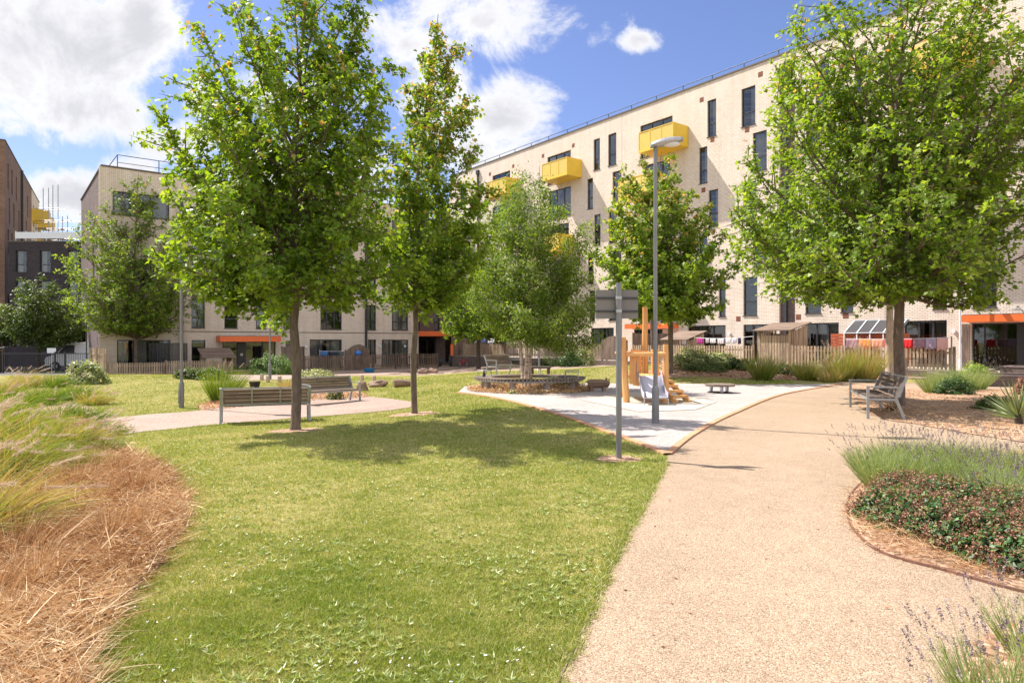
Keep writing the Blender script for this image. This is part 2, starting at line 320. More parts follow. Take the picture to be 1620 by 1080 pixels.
def soup(name, V, sizes, loops, mat, parent=None, rnd=None):
    me = bpy.data.meshes.new(name); V = np.asarray(V, np.float32)
    me.vertices.add(len(V)); me.vertices.foreach_set('co', V.ravel())
    me.loops.add(len(loops)); me.loops.foreach_set('vertex_index', np.asarray(loops, np.int32))
    sizes = np.asarray(sizes, np.int32); st = np.concatenate([[0], np.cumsum(sizes)[:-1]]).astype(np.int32)
    me.polygons.add(len(sizes)); me.polygons.foreach_set('loop_start', st); me.polygons.foreach_set('loop_total', sizes)
    me.update(calc_edges=True)
    if rnd is not None:
        a = me.attributes.new('rnd', 'FLOAT', 'POINT'); a.data.foreach_set('value', np.asarray(rnd, np.float32))
    me.materials.append(mat); o = bpy.data.objects.new(name, me); col.objects.link(o)
    if parent: o.parent = parent
    return o
# leaf templates: (verts in unit leaf, faces)
MAPLE = (np.array([(0, 0, 0), (.30, -.10, -.05), (.24, .14, -.03), (.56, .32, -.12), (.24, .50, -.02), (0, 1, -.08), (-.24, .50, -.02), (-.56, .32, -.12), (-.24, .14, -.03), (-.30, -.10, -.05)], np.float32),
         [(0, 1, 2, 3, 4, 5), (0, 5, 6, 7, 8, 9)])
OVAL = (np.array([(0, 0, 0), (.30, .4, -.08), (0, 1, 0), (-.30, .4, -.08)], np.float32), [(0, 1, 2), (0, 2, 3)])
def leaves(P, Nn, size, tmpl, rng, droop=.3):
    """P positions, Nn normals -> verts, sizes, loops"""
    n = len(P); T, faces = tmpl
    Nn = Nn/np.linalg.norm(Nn, axis=1, keepdims=True)
    a = rng.normal(size=(n, 3)); a[:, 2] -= droop; a -= (a*Nn).sum(1, keepdims=True)*Nn; a /= np.linalg.norm(a, axis=1, keepdims=True)
    b = np.cross(a, Nn); s = (size*rng.uniform(.6, 1.25, n))[:, None, None]
    V = P[:, None]+s*(b[:, None]*T[None, :, 0:1]+a[:, None]*T[None, :, 1:2]+Nn[:, None]*T[None, :, 2:3])
    k = len(T); fl = np.concatenate([np.array(f) for f in faces]); sz = [len(f) for f in faces]
    loops = (np.arange(n)[:, None]*k+fl[None]).ravel()
    return V.reshape(-1, 3), np.tile(sz, n), loops, k
def blades(P, D, length, width, rng, seg=3, bend=.5, wind=(0, 0)):
    """curved grass blades: P base, D initial direction (unit), droops with length"""
    n = len(P); L_ = np.broadcast_to(length, n); w = np.broadcast_to(width, n)
    side = np.cross(D, rng.normal(size=(n, 3))); side /= np.linalg.norm(side, axis=1, keepdims=True)
    pts = []; p = P.copy(); d = D.copy()
    for i in range(seg+1):
        t = i/seg; pts.append((p.copy(), t)); p = p+d*(L_/seg)[:, None]
        d = d+np.array([wind[0]*.35, wind[1]*.35, 0])+np.array([0, 0, -1.0])*(bend*(t+.3))/seg*1.5; d /= np.linalg.norm(d, axis=1, keepdims=True)
    V = []
    for p_, t in pts[:-1]:
        ww = (w*(1-t*.75))[:, None]/2; V += [p_-side*ww, p_+side*ww]
    V.append(pts[-1][0]); V = np.stack(V, 1); k = V.shape[1]
    fl = []; sz = []
    for i in range(seg-1): fl += [2*i, 2*i+1, 2*i+3, 2*i+2]; sz.append(4)
    fl += [2*seg-2, 2*seg-1, 2*seg]; sz.append(3)
    return V.reshape(-1, 3), np.tile(sz, n), (np.arange(n)[:, None]*k+np.array(fl)[None]).ravel(), k

# ------------------------------------------------------------------ terrain
def S(t): t = np.clip(t, 0, 1); return t*t*(3-2*t)
def gz(x, y):
    z = -.25*S((y-8)/8)*S((-x-.5)/5)-.40*S((y-33)/11)*S((7-x)/9)
    z = z+.30*np.exp(-((x+17)/6.5)**2-((y-28)/5)**2)+.52*np.exp(-((x-7.5)/5.5)**2-((y-29.5)/3.4)**2)
    return z
def ground(px, py):
    """photo pixel -> point on the ground"""
    y = 20.0; uu = (px-CX)/F; vv = (CY-py)/F
    for _ in range(60):
        z = float(gz(uu*y, y)); y = .5*y+.5*((z-EYE)/vv)
    return Vector((uu*y, y, float(gz(uu*y, y))))
def at(px, py, Y): return Vector(((px-CX)/F*Y, Y, EYE+(CY-py)/F*Y))
def gp(x, y): return Vector((x, y, float(gz(x, y))))
# ------------------------------------------------------------------ ground sheets
def struct(o, name=None): return tag(o, kind='structure')
xs = np.concatenate([[-900, -300, -120, -70], np.arange(-50, 40.01, .5), [60, 120, 300, 900]])
ysg = np.concatenate([[-900, -200, -60, -20, -6], np.arange(-2, 75.01, .5), [90, 130, 300, 1200]])
gx, gy = np.meshgrid(xs, ysg); gv = np.stack([gx, gy, gz(gx, gy)], -1).reshape(-1, 3)
nx = len(xs); qi = (np.arange(len(ysg)-1)[:, None]*nx+np.arange(nx-1)[None]).ravel()
struct(soup('ground', gv, np.full(len(qi), 4), np.stack([qi, qi+1, qi+nx+1, qi+nx], 1).ravel(), MT['lawn']))
for p_ in bpy.data.objects['ground'].data.polygons: p_.use_smooth = True
def spline(pts, n=6, closed=True, jit=0, rnd=random.Random(3)):
    o = []; m_ = len(pts)
    for i in range(m_ if closed else m_-1):
        p0, p1, p2, p3 = [Vector(pts[(i+k) % m_]) if closed else Vector(pts[min(max(i+k, 0), m_-1)]) for k in (-1, 0, 1, 2)]
        for k in range(n):
            t = k/n; q = .5*((2*p1)+(-p0+p2)*t+(2*p0-5*p1+4*p2-p3)*t*t+(-p0+3*p1-3*p2+p3)*t**3)
            if jit: q += Vector((rnd.uniform(-jit, jit), rnd.uniform(-jit, jit)))
            o.append(q)
    if not closed: o.append(Vector(pts[-1]))
    return o
def g2(px, py): return ground(px, py).xy
POLY = {}
def sheet(name, pts, mat, dz, jit=0, smooth=6, reg=None):
    poly = spline(pts, smooth, True, jit) if smooth else [Vector(p) for p in pts]
    POLY[reg or name] = np.array([(p.x, p.y) for p in poly])
    bm = bmesh.new(); f = bm.faces.new([bm.verts.new((p.x, p.y, 0)) for p in poly]); bmesh.ops.triangulate(bm, faces=[f])
    x0, x1 = min(p.x for p in poly), max(p.x for p in poly); y0, y1 = min(p.y for p in poly), max(p.y for p in poly)
    for ax, lo, hi in ((0, x0, x1), (1, y0, y1)):
        v_ = math.ceil(lo*2)/2
        while v_ < hi:
            co = [0, 0, 0]; no = [0, 0, 0]; co[ax] = v_; no[ax] = 1
            bmesh.ops.bisect_plane(bm, geom=bm.verts[:]+bm.edges[:]+bm.faces[:], plane_co=co, plane_no=no); v_ += .5
    for v_ in bm.verts: v_.co.z = float(gz(v_.co.x, v_.co.y))+dz
    for f in bm.faces:
        if f.normal.z < 0: f.normal_flip()
    me = bpy.data.meshes.new(name); bm.to_mesh(me); bm.free(); me.materials.append(mat)
    o = bpy.data.objects.new(name, me); col.objects.link(o); return struct(o)
def inside(name, X, Y):
    P = POLY[name]; r = np.zeros(X.shape, bool); j = len(P)-1
    for i in range(len(P)):
        xi, yi, xj, yj = P[i, 0], P[i, 1], P[j, 0], P[j, 1]
        if yi != yj:
            c = ((yi > Y) != (yj > Y)) & (X < (xj-xi)*(Y-yi)/(yj-yi)+xi); r ^= c
        j = i
    return r
lawn_edge = [g2(760, 1400), g2(885, 1080), g2(940, 960), g2(985, 860), g2(1025, 790), g2(1052, 735)]
path_pts = lawn_edge+[g2(1062, 716), g2(1105, 683), g2(1160, 655), g2(1240, 624), g2(1310, 609), g2(1360, 603), (17, 22.5), (22, 21), (26, 14), (26, 2), (12, -3), (3, -3)]
sheet('path', path_pts, MT['path'], .010, reg='path')
play_pts = [g2(1056, 720), g2(1004, 699), g2(940, 676), g2(880, 655), g2(800, 633), g2(725, 621), g2(735, 612), g2(800, 606), g2(900, 607), g2(960, 607), g2(1060, 607), g2(1180, 609), g2(1330, 608), g2(1240, 624), g2(1160, 655), g2(1100, 686)]
sheet('playground_surface', spline(play_pts[:6], 5, False)+[Vector(p) for p in play_pts[6:12]]+spline([play_pts[12], play_pts[13], play_pts[14], play_pts[15], play_pts[0]], 5, False)[:-1], MT['play'], .022, smooth=0, reg='play')
sheet('playground_safety_patch', [g2(918, 634), g2(1000, 622), g2(1060, 624), g2(1135, 637), g2(1100, 650), g2(1010, 653)], MT['play_in'], .032, smooth=0, reg='play_in')
def ribbon(name, pts, w, mat, dz, h=.04, kind='structure'):
    mb = MB(); P = [Vector(p) for p in pts]; rows = []
    for i, p in enumerate(P):
        d = (P[min(i+1, len(P)-1)]-P[max(i-1, 0)]).normalized(); n = Vector((-d.y, d.x))*w/2
        z = float(gz(p.x, p.y))+dz
        rows.append([(p.x-n.x, p.y-n.y, z-h), (p.x-n.x, p.y-n.y, z), (p.x+n.x, p.y+n.y, z), (p.x+n.x, p.y+n.y, z-h)])
    mb.v = [q for r in rows for q in r]
    for i in range(len(rows)-1):
        for k in range(3): a = i*4+k; mb.f.append((a, a+1, a+5, a+4))
    mb.sm = [False]*len(mb.f); o = mb.build(name, mat); return tag(o, kind=kind)
eL = spline(play_pts[:6], 8, False); eR = spline([play_pts[0], play_pts[15], play_pts[14], play_pts[13], play_pts[12]], 8, False)
ribbon('playground_kerb', eL, .12, MT['terra'], .030); ribbon('playground_kerb', eR, .10, MT['terra'], .035)
ribbon('lawn_kerb', spline(lawn_edge, 8, False), .008, MT['slat'], .016)
# left path
lp = [g2(120, 668), g2(220, 657), g2(300, 651), g2(400, 640), g2(500, 632), g2(580, 628), g2(640, 634), g2(658, 641), g2(620, 649), g2(540, 656), g2(460, 662), g2(340, 672), g2(240, 682), g2(150, 690), g2(60, 694), g2(40, 676)]
sheet('path', lp, MT['path_far'], .010, .03, reg='path_l')
# mulch behind bench 2 and round the bollards
sheet('mulch_bed', [g2(318, 650), g2(330, 634), g2(352, 622), g2(400, 615), g2(500, 614), g2(560, 618), g2(580, 628), g2(500, 634), g2(400, 643)], MT['mulch'], .006, .05, reg='mulch_b2')
# far path along the garden fences
sheet('path', [g2(330, 598), g2(420, 601), g2(520, 596), g2(640, 588), g2(740, 583), g2(790, 583), g2(900, 580), g2(960, 577), (7, 37), (6, 41), g2(860, 575), g2(740, 577), g2(620, 581), g2(500, 588), g2(380, 592)], MT['path_far'], .008, .03, reg='path_f')
# left bed with dried grasses
sheet('planting_bed', [g2(-500, 1080), g2(-300, 700), g2(-50, 640), g2(130, 640), g2(150, 668), g2(165, 690), g2(205, 715), g2(262, 745), g2(300, 785), g2(285, 850), g2(235, 920), g2(190, 980), g2(140, 1060), g2(100, 1160), g2(-100, 1500)], MT['strawbed'], .006, .06, reg='bed_l')
# right bed (mulch) around the big tree
sheet('mulch_bed', [g2(1352, 608), g2(1340, 618), g2(1350, 634), g2(1372, 652), g2(1400, 664), g2(1450, 672), g2(1540, 688), g2(1650, 705), g2(1800, 720), (20, 12), (19, 19), (15, 20.5), (12.2, 20.3)], MT['mulch'], .022, .05, reg='bed_r')
# mulch along the right garden fence
sheet('mulch_bed', [g2(1060, 583), g2(1180, 599), g2(1300, 601), g2(1400, 600), g2(1430, 596), (16, 27.5), (12.5, 31), (8, 35), (6.3, 36)], MT['mulch'], .006, .05, reg='bed_f')
# lower right beds
b2 = [g2(1360, 768), g2(1343, 795), g2(1345, 830), g2(1395, 875), g2(1500, 905), g2(1620, 938), g2(1800, 975), g2(2000, 900), g2(1800, 735), g2(1560, 712), g2(1430, 725)]
sheet('planting_bed', b2, MT['mulch'], .022, 0, reg='bed2')
ribbon('bed_kerb', spline([g2(1368, 760), g2(1345, 786), g2(1340, 812), g2(1352, 842), g2(1395, 877), g2(1500, 907), g2(1620, 940), g2(1800, 977)], 8, False), .014, MT['edge_strip'], .028, .04)
sheet('planting_bed', [g2(1560, 1010), g2(1530, 1060), g2(1500, 1150), g2(1900, 1500), g2(2400, 1200), g2(1700, 985)], MT['mulch'], .022, .01, reg='bed3')
# yard behind the railings on the far left
sheet('road', [(-60, 41), (-29.5, 41), (-28.5, 46), (-45, 75), (-90, 75)], MT['asphalt'], .006, smooth=0, reg='road')

# ------------------------------------------------------------------ buildings
def wall_mesh(mb, x0, x1, z0, z1, ops, y=0, depth=.16):
    X = sorted({x0, x1, *[o[0] for o in ops], *[o[1] for o in ops]}); Z = sorted({z0, z1, *[o[2] for o in ops], *[o[3] for o in ops]})
    X = [a for a in X if x0 <= a <= x1]; Z = [a for a in Z if z0 <= a <= z1]
    for i in range(len(X)-1):
        run = None
        for j in range(len(Z)-1):
            cx, cz = (X[i]+X[i+1])/2, (Z[j]+Z[j+1])/2
            hole = any(o[0] < cx < o[1] and o[2] < cz < o[3] for o in ops)
            if not hole:
                if run is None: run = Z[j]
            if (hole or j == len(Z)-2) and run is not None:
                e = Z[j] if hole else Z[j+1]
                mb.add([(X[i], y, run), (X[i+1], y, run), (X[i+1], y, e), (X[i], y, e)], [(0, 1, 2, 3)]); run = None
    for (a, b, c, d) in ops:
        e = y+depth
        mb.add([(a, y, c), (a, e, c), (a, e, d), (a, y, d)], [(0, 1, 2, 3)]); mb.add([(b, y, c), (b, y, d), (b, e, d), (b, e, c)], [(0, 1, 2, 3)])
        mb.add([(a, y, d), (a, e, d), (b, e, d), (b, y, d)], [(0, 1, 2, 3)]); mb.add([(a, y, c), (b, y, c), (b, e, c), (a, e, c)], [(0, 1, 2, 3)])
wr = random.Random(11)
def window(root, x0, x1, z0, z1, y=0, mull=(), trans=None, curtain=None, sill=True, name='window', blind=0):
    d = y+.09; t = .065; mb = MB()
    mb.box(x0+.002, x0+t, d, d+.07, z0+.002, z1-.002).box(x1-t, x1-.002, d, d+.07, z0+.002, z1-.002)
    mb.box(x0+t, x1-t, d+.001, d+.069, z1-t, z1-.002).box(x0+t, x1-t, d+.001, d+.069, z0+.002, z0+t)
    for m_ in mull: xx = x0+(x1-x0)*m_; mb.box(xx-.05, xx+.05, d+.003, d+.067, z0+t, z1-t)
    if trans:
        zz = z0+(z1-z0)*trans; mb.box(x0+t, x1-t, d+.005, d+.065, zz-.035, zz+.035)
    w = mb.build(name, MT['dark_metal'], root)
    g = MB().add([(x0+t, d+.035, z0+t), (x1-t, d+.035, z0+t), (x1-t, d+.035, z1-t), (x0+t, d+.035, z1-t)], [(0, 1, 2, 3)]).build('pane', MT['glass'], w)
    b = MB(); D = d+.9       # shallow box behind the glass, coloured dark for the unlit room
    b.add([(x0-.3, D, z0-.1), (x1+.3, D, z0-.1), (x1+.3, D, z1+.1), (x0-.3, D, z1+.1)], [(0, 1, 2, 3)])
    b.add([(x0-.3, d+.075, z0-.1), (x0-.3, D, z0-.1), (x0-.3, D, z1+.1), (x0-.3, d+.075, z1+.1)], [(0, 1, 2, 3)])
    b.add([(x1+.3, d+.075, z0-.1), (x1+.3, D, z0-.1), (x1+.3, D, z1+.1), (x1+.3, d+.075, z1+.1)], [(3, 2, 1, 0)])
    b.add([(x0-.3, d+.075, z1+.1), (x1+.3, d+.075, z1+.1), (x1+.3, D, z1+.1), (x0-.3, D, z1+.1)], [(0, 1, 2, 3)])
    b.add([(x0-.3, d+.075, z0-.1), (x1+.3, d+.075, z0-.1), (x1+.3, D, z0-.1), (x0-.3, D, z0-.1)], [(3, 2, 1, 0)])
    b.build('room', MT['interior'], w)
    if curtain:
        cm, segs = curtain
        for (a, c) in segs:
            xa, xb = x0+(x1-x0)*a, x0+(x1-x0)*c; n = max(6, int((xb-xa)*26)); vs = []; fs = []
            for i in range(n+1):
                xx = xa+(xb-xa)*i/n; yy = d+.16+.03*math.sin(i*2.1)+.012*math.sin(i*5.3)
                vs += [(xx, yy, z0+.03), (xx, yy, z1-.05)]
            for i in range(n): fs.append((2*i, 2*i+2, 2*i+3, 2*i+1))
            MB().add(vs, fs).build('curtain', MT[cm], w)
    if sill: MB().box(x0-.03, x1+.03, y-.045, d-.002, z0-.035, z0-.003).build('sill', MT['dark_metal'], w)
    return w
def rail(root, x0, x1, y, z, h=1.0, step=2.2, y2=None):
    mb = MB(); n = max(1, round((x1-x0)/step))
    mb.tube([(x0, y, z+h), (x1, y, z+h)], .025, 6).tube([(x0, y, z+h*.5), (x1, y, z+h*.5)], .02, 6)
    for i in range(n+1): xx = x0+(x1-x0)*i/n; mb.tube([(xx, y, z), (xx, y, z+h)], .028, 6)
    return mb.build('roof_railing', MT['rail_metal'], root)
def balcony(root, x0, x1, z, depth=1.5, h=1.35):
    b = MB().box(x0, x1, -depth, -.004, z, z+.16).build('balcony', MT['yellow'], root)
    m = MB(); n = max(1, round((x1-x0)/1.0))
    for i in range(n+1): xx = x0+.03+(x1-x0-.06)*i/n; m.box(xx-.025, xx+.025, -depth+.005, -depth+.055, z+.16, z+h)
    m.box(x0+.055, x1-.055, -depth+.001, -depth+.06, z+h-.05, z+h); m.build('frame', MT['yellow'], b)
    p = MB()
    for i in range(n): xa = x0+.03+(x1-x0-.06)*i/n+.03; xb = x0+.03+(x1-x0-.06)*(i+1)/n-.03; p.box(xa, xb, -depth+.02, -depth+.032, z+.165, z+h-.055)
    p.build('front_panel', MT['yellow_mesh'], b)
    MB().box(x0, x0+.02, -depth+.062, -.004, z+.165, z+h).build('side_panel', MT['yellow'], b)
    MB().box(x1-.02, x1, -depth+.062, -.004, z+.165, z+h).build('side_panel', MT['yellow'], b)
    return b
def perforated():
    m, nt, b = newmat('perforated_yellow_sheet'); b.inputs['Base Color'].default_value = (.74, .56, .13, 1); b.inputs['Roughness'].default_value = .5
    v_ = nt.nodes.new('ShaderNodeTexVoronoi'); v_.inputs['Randomness'].default_value = 0; v_.inputs['Scale'].default_value = 22
    c = nt.nodes.new('ShaderNodeSeparateXYZ'); nt.links.new(coord(nt), c.inputs[0]); k = nt.nodes.new('ShaderNodeCombineXYZ')
    nt.links.new(c.outputs[0], k.inputs[0]); nt.links.new(c.outputs[2], k.inputs[1]); nt.links.new(k.outputs[0], v_.inputs['Vector'])
    l = nt.nodes.new('ShaderNodeMath'); l.operation = 'GREATER_THAN'; l.inputs[1].default_value = .30; nt.links.new(v_.outputs['Distance'], l.inputs[0])
    nt.links.new(l.outputs[0], b.inputs['Alpha']); return m
MT['yellow_mesh'] = perforated()
def vents(root, pts):
    for (x, z) in pts:
        m = MB().box(x-.15, x+.15, -.006, .1, z-.15, z+.15)
        for i in range(3): m.box(x-.13+i*.095, x-.06+i*.095, -.014, -.005, z-.12, z+.12)
        m.build('vent', MT['vent'], root)
def downpipe(root, x, z0, z1, y=-.09, r=.06, hopper=True):
    m = MB().box(x-r, x+r, y-r, y+r, z0, z1)
    if hopper: m.box(x-.16, x+.16, y-.12, y+.08, z1-.003, z1+.4)
    zz = z0+1.2
    while zz < z1: m.box(x-r-.02, x+r+.02, y-r-.01, y+r+.01, zz, zz+.08); zz += 2.8
    m.build('downpipe', MT['dark_metal'], root)
# right-hand building ------------------------------------------------
d_ = Vector((-.76, 1)).normalized(); RP = Vector((21.2, 30)); rx_ = -d_
TL = 36.0; RO = Vector((21.2-.76*TL, 30+TL)); RZ = math.atan2(rx_.y, rx_.x); RLEN = 44*1.256
BR = empty('apartment_building', (RO.x, RO.y, 0), RZ, 'long six storey cream brick apartment block with yellow balconies on the right', 'building')
def rs(px, off=0):      # pixel column -> position along the facade (offset outward)
    nrm = Vector((-d_.y, d_.x)); nrm = nrm if nrm.y < 0 else -nrm
    o = RP+nrm*off; uu = (px-CX)/F; t = (o.x-uu*o.y)/(uu+.76)
    return (TL-t)*1.2560
rows = {5: [(728, 737), (779, 807, 'b'), (866, 903, 'b'), (939, 949), (962, 975), (1013, 1064, 'b'), (1119, 1133), (1173, 1195), (1290, 1312), (1352, 1372)],
        4: [(868, 903, 'b'), (779, 805, 'b'), (929, 938), (969, 983), (1020, 1060, 'b'), (1106, 1119), (1191, 1213), (1275, 1298), (1345, 1366), (1463, 1493)],
        3: [(735, 744), (800, 812), (868, 900, 'b'), (940, 950), (963, 976), (1121, 1136), (1176, 1196), (1300, 1322), (1450, 1510, 'b')],
        2: [(728, 737), (790, 800), (868, 903, 'b'), (930, 939), (969, 983), (1026, 1062, 'b'), (1106, 1119), (1191, 1213), (1275, 1298)],
        1: [(800, 812), (868, 900), (932, 941), (963, 976), (1014, 1030), (1062, 1076), (1137, 1148), (1176, 1198), (1274, 1299), (1330, 1350), (1476, 1498), (1538, 1577)]}
ops = []; wins = []; bal = []
for k, lst in rows.items():
    for w in lst:
        a, b = rs(w[0]), rs(w[1]); z0, z1 = 2.8*k+(.22 if k else .3), 2.8*k+2.5
        if len(w) > 2: z0 = 2.8*k+.1; z1 = 2.8*k+2.35
        ops.append((a, b, z0, z1)); wins.append((a, b, z0, z1, k, len(w) > 2))
for (p0, p1) in ((935, 971), (1088, 1148), (1176, 1220), (1273, 1327), (1430, 1498), (775, 800), (860, 890)):
    a, b = rs(p0), rs(p1); ops.append((a, b, .35, 2.5)); wins.append((a, b, .35, 2.5, 0, False))
doorR = (rs(1537), rs(1537)+3.6, .2, 2.32); doorM = (rs(1003), rs(1048), .3, 2.32); joint = (rs(1233), rs(1233)+.95, .3, 17.2)
recess = (rs(1522), rs(1534), .3, 2.35)
ops += [doorR, doorM, joint]
w = MB(); wall_mesh(w, 0, RLEN, -.6, 17.65, ops)
w.add([(0, 12, -.6), (0, 0, -.6), (0, 0, 17.65), (0, 12, 17.65)], [(0, 1, 2, 3)]); w.add([(RLEN, 0, -.6), (RLEN, 12, -.6), (RLEN, 12, 17.65), (RLEN, 0, 17.65)], [(0, 1, 2, 3)])
w.add([(0, 12, -.6), (RLEN, 12, -.6), (RLEN, 12, 17.65), (0, 12, 17.65)], [(3, 2, 1, 0)])
w.build('wall', MT['cream'], BR)
MB().box(-.05, RLEN+.05, -.06, 12.05, 17.652, 17.74).build('roof', MT['coping'], BR)
j = MB().box(joint[0]-.1, joint[1]+.1, .165, 1.0, .3, 17.3).build('recess', MT['purple_brick'], BR)
downpipe(BR, joint[0]+.35, .3, 16.6, y=.06, r=.07)
downpipe(BR, rs(757), .3, 16.9)
rail(BR, .5, RLEN, .75, 17.74, .62, 2.3)
for (a, b, z0, z1, k, big) in wins:
    q = wr.random()
    cur = None
    if k == 0: cur = ('curtain_warm' if a > rs(1080) and a < rs(1160) else 'curtain', [(.03, .45), (.55, .93)] if q < .75 else [(.4, .97)])
    elif k == 1: cur = ('curtain', [(.05, .97)]) if a > rs(1500) else ('curtain_dark', [(.04, .97)])
    elif q < .75: cur = (('curtain', 'curtain_dark')[int(q*10) % 2], [(.3+wr.random()*.3, .97)] if q < .3 else [(.03, .45+.4*wr.random())])
    wd = b-a
    window(BR, a, b, z0, z1, mull=(.34, .67) if wd > 1.8 else ((.5,) if wd > 1.25 else ()), trans=None if k == 0 or big else .36, curtain=cur)
for (p0, p1, k) in ((1010, 1065, 5), (978, 1033, 4), (857, 897, 5), (846, 884, 3), (768, 800, 5), (1437, 1523, 3), (1440, 1524, 5), (985, 1040, 2)):
    a, b = rs(p0, 1.5), rs(p1, 1.5); balcony(BR, a, b, 2.8*k-.05)
vents(BR, [(rs(p), z) for p, z in ((775, 16.6), (812, 16.6), (1110, 16.7), (1203, 17.0), (1127, 14.0), (1182, 14.0), (859, 16.6), (907, 16.6), (1576, 11.2), (1413, 14.5), (1113, 11.0), (1128, 8.3), (1168, 2.85), (1263, 2.85), (1338, 2.85))])
for px in (745, 984, 1400): MB().box(rs(px)-.008, rs(px)+.008, -.003, .01, .3, 17.6).build('movement_joint', MT['coping'], BR)
# small recess gate, wall lamps and entrances
MB().box(recess[0], recess[1], -.05, -.004, .25, 2.3).build('gate', MT['timber_dark'], BR)
for px in (1155, 1510): MB().tube([(rs(px), -.02, 1.98), (rs(px), -.14, 1.98)], .09, 10).build('wall_lamp', MT['white_metal'], BR)
def entrance(root, a, b, z0, z1, canopy, mullions, panel=None):
    window(root, a, b, z0, z1, mull=mullions, sill=False, name='entrance_door')
    x0, x1, zc0, zc1, dep = canopy
    c = MB().box(x0, x1, -dep, -.004, zc0, zc1).build('canopy', MT['orange'], root)
    MB().box(x0+.03, x1-.03, -dep+.03, -.01, zc1+.002, zc1+.03).build('flashing', MT['coping'], c)
    for i in range(2): xx = x0+(x1-x0)*(.1+.35*i); MB().tube([(xx, -dep*.5, zc0-.002), (xx, -dep*.5, zc0-.03)], .07, 10).build('downlight', MT['white_metal'], c)
    if panel: 
        p = MB().box(panel[0], panel[1], .03, .088, z0+.02, z1-.02)
        for k in range(3): xx = panel[0]+(panel[1]-panel[0])*(k+.5)/3; p.box(xx-.01, xx+.01, .02, .029, z0+.04, z1-.04)
        pp = p.build('metal_panel', MT['dark_metal'], root); xx = (panel[0]+panel[1])/2; MB().box(xx-.09, xx+.09, .01, .029, z0+1.05, z0+1.22).build('intercom', MT['galv'], pp)
entrance(BR, *doorR[:4], (rs(1533), rs(1533)+4.6, 2.36, 2.66, .9), (.48, .78), (doorR[0]+(doorR[1]-doorR[0])*.48, doorR[0]+(doorR[1]-doorR[0])*.78))
entrance(BR, *doorM[:4], (rs(988, 1), rs(1058, 1), 2.36, 2.66, 1.0), (.5,))
wl = MB().tube([(rs(1612), -.02, 3.0), (rs(1612), -.25, 3.02), (rs(1612)-.0, -.32, 2.92)], .03, 8).tube([(rs(1612), -.32, 2.92), (rs(1612), -.32, 2.84)], [.06, .26], 14)
wl.build('wall_lamp', MT['grey_metal'], BR)
# gardens raised behind the low wall of this block
def loc2w(o, rz, x, y): c, s = math.cos(rz), math.sin(rz); return Vector((o.x+c*x-s*y, o.y+s*x+c*y))
OFF = 4.5
gw0, gw1 = rs(712, OFF), rs(1512, OFF)
tm = MB().box(gw0+.2, gw1, -OFF+.16, -.02, -.6, .28).build('terrace', MT['concrete'], None, (RO.x, RO.y, 0), RZ); tag(tm, kind='structure')
# left-hand building ---------------------------------------------------
LX = Vector((1.302, 1)).normalized(); LP = Vector((-26.7, 43.6)); LZ0 = -.65; LR = math.atan2(LX.y, LX.x)
BL = empty('apartment_building', (LP.x, LP.y, LZ0), LR, 'five storey cream brick apartment block with dark brick end wall on the left', 'building')
lnm = Vector((LX.y, -LX.x))
def ls(px, off=0):
    o = LP+lnm*off; uu = (px-CX)/F; t = (uu*o.y-o.x)/(LX.x-uu*LX.y); return t
LL = ls(662); H = 13.55; ops = []; wins = []
cols = [(303, 324), (355, 376), (405, 421), (452, 464), (507, 541), (581, 595), (620, 646)]
fl = [0, 2.95, 5.55, 8.15, 10.75]
for k in (1, 2, 3, 4):
    for (p0, p1) in cols:
        if k == 4 and p0 == 303: continue
        a, b = ls(p0), ls(p1); z1 = fl[k]+(2.2 if k < 4 else 1.9); ops.append((a, b, fl[k]+.15, z1)); wins.append((a, b, fl[k]+.15, z1, k))
for (p0, p1) in ((205, 240),):
    for k in (1, 2): a, b = ls(p0), ls(p1); ops.append((a, b, fl[k]+.3, fl[k]+2.1)); wins.append((a, b, fl[k]+.3, fl[k]+2.1, k))
a, b = ls(178), ls(268); ops.append((a, b, 10.5, 12.05)); wins.append((a, b, 10.5, 12.05, 4))
a, b = ls(299), ls(344); ops.append((a, b, 9.6, 11.6)); logg = (a, b, 9.6, 11.6)
for (p0, p1, z1) in ((185, 270, 2.25), (303, 325, 2.25), (452, 462, 2.2), (490, 541, 2.3), (582, 595, 2.3), (604, 646, 2.3)):
    a, b = ls(p0), ls(p1); ops.append((a, b, .35 if p1-p0 < 30 else .08, z1)); wins.append((a, b, .35 if p1-p0 < 30 else .08, z1, 0))
dl = (ls(352), ls(436), .06, 2.12); ops.append(dl)
w = MB(); wall_mesh(w, 0, LL, 0, H, ops); w.build('wall', MT['cream'], BL)
w = MB().add([(0, 0, -.5), (0, 0, H), (0, 13.4, H), (0, 13.4, -.5)], [(0, 1, 2, 3)])
wall = w.build('end_wall', MT['purple_brick'], BL)
MB().box(-.14, -.003, -.012, .16, -.3, H).build('corner_trim', MT['cream'], BL)
MB().add([(0, 13.4, -.5), (LL, 13.4, -.5), (LL, 13.4, H), (0, 13.4, H)], [(3, 2, 1, 0)]).add([(LL, 0, -.5), (LL, 13.4, -.5), (LL, 13.4, H), (LL, 0, H)], [(0, 1, 2, 3)]).build('rear_wall', MT['purple_brick'], BL)
MB().box(-.06, LL+.05, -.06, 13.5, H+.002, H+.1).build('roof', MT['coping'], BL)
MB().box(0.02, LL, -.025, -.003, 2.83, 2.87).build('string_course', MT['coping'], BL)
window(BL, -.0, 1, 0, 1) if False else None
ew = MB().box(-.012, .05, 4.2, 5.0, 8.4, 10.6).build('end_window', MT['dark_metal'], BL)
ew = MB().box(-.012, .05, 4.2, 5.0, 5.7, 7.9).build('end_window', MT['dark_metal'], BL)
rail(BL, 1.0, LL, .9, H+.1, 1.0, 2.6)
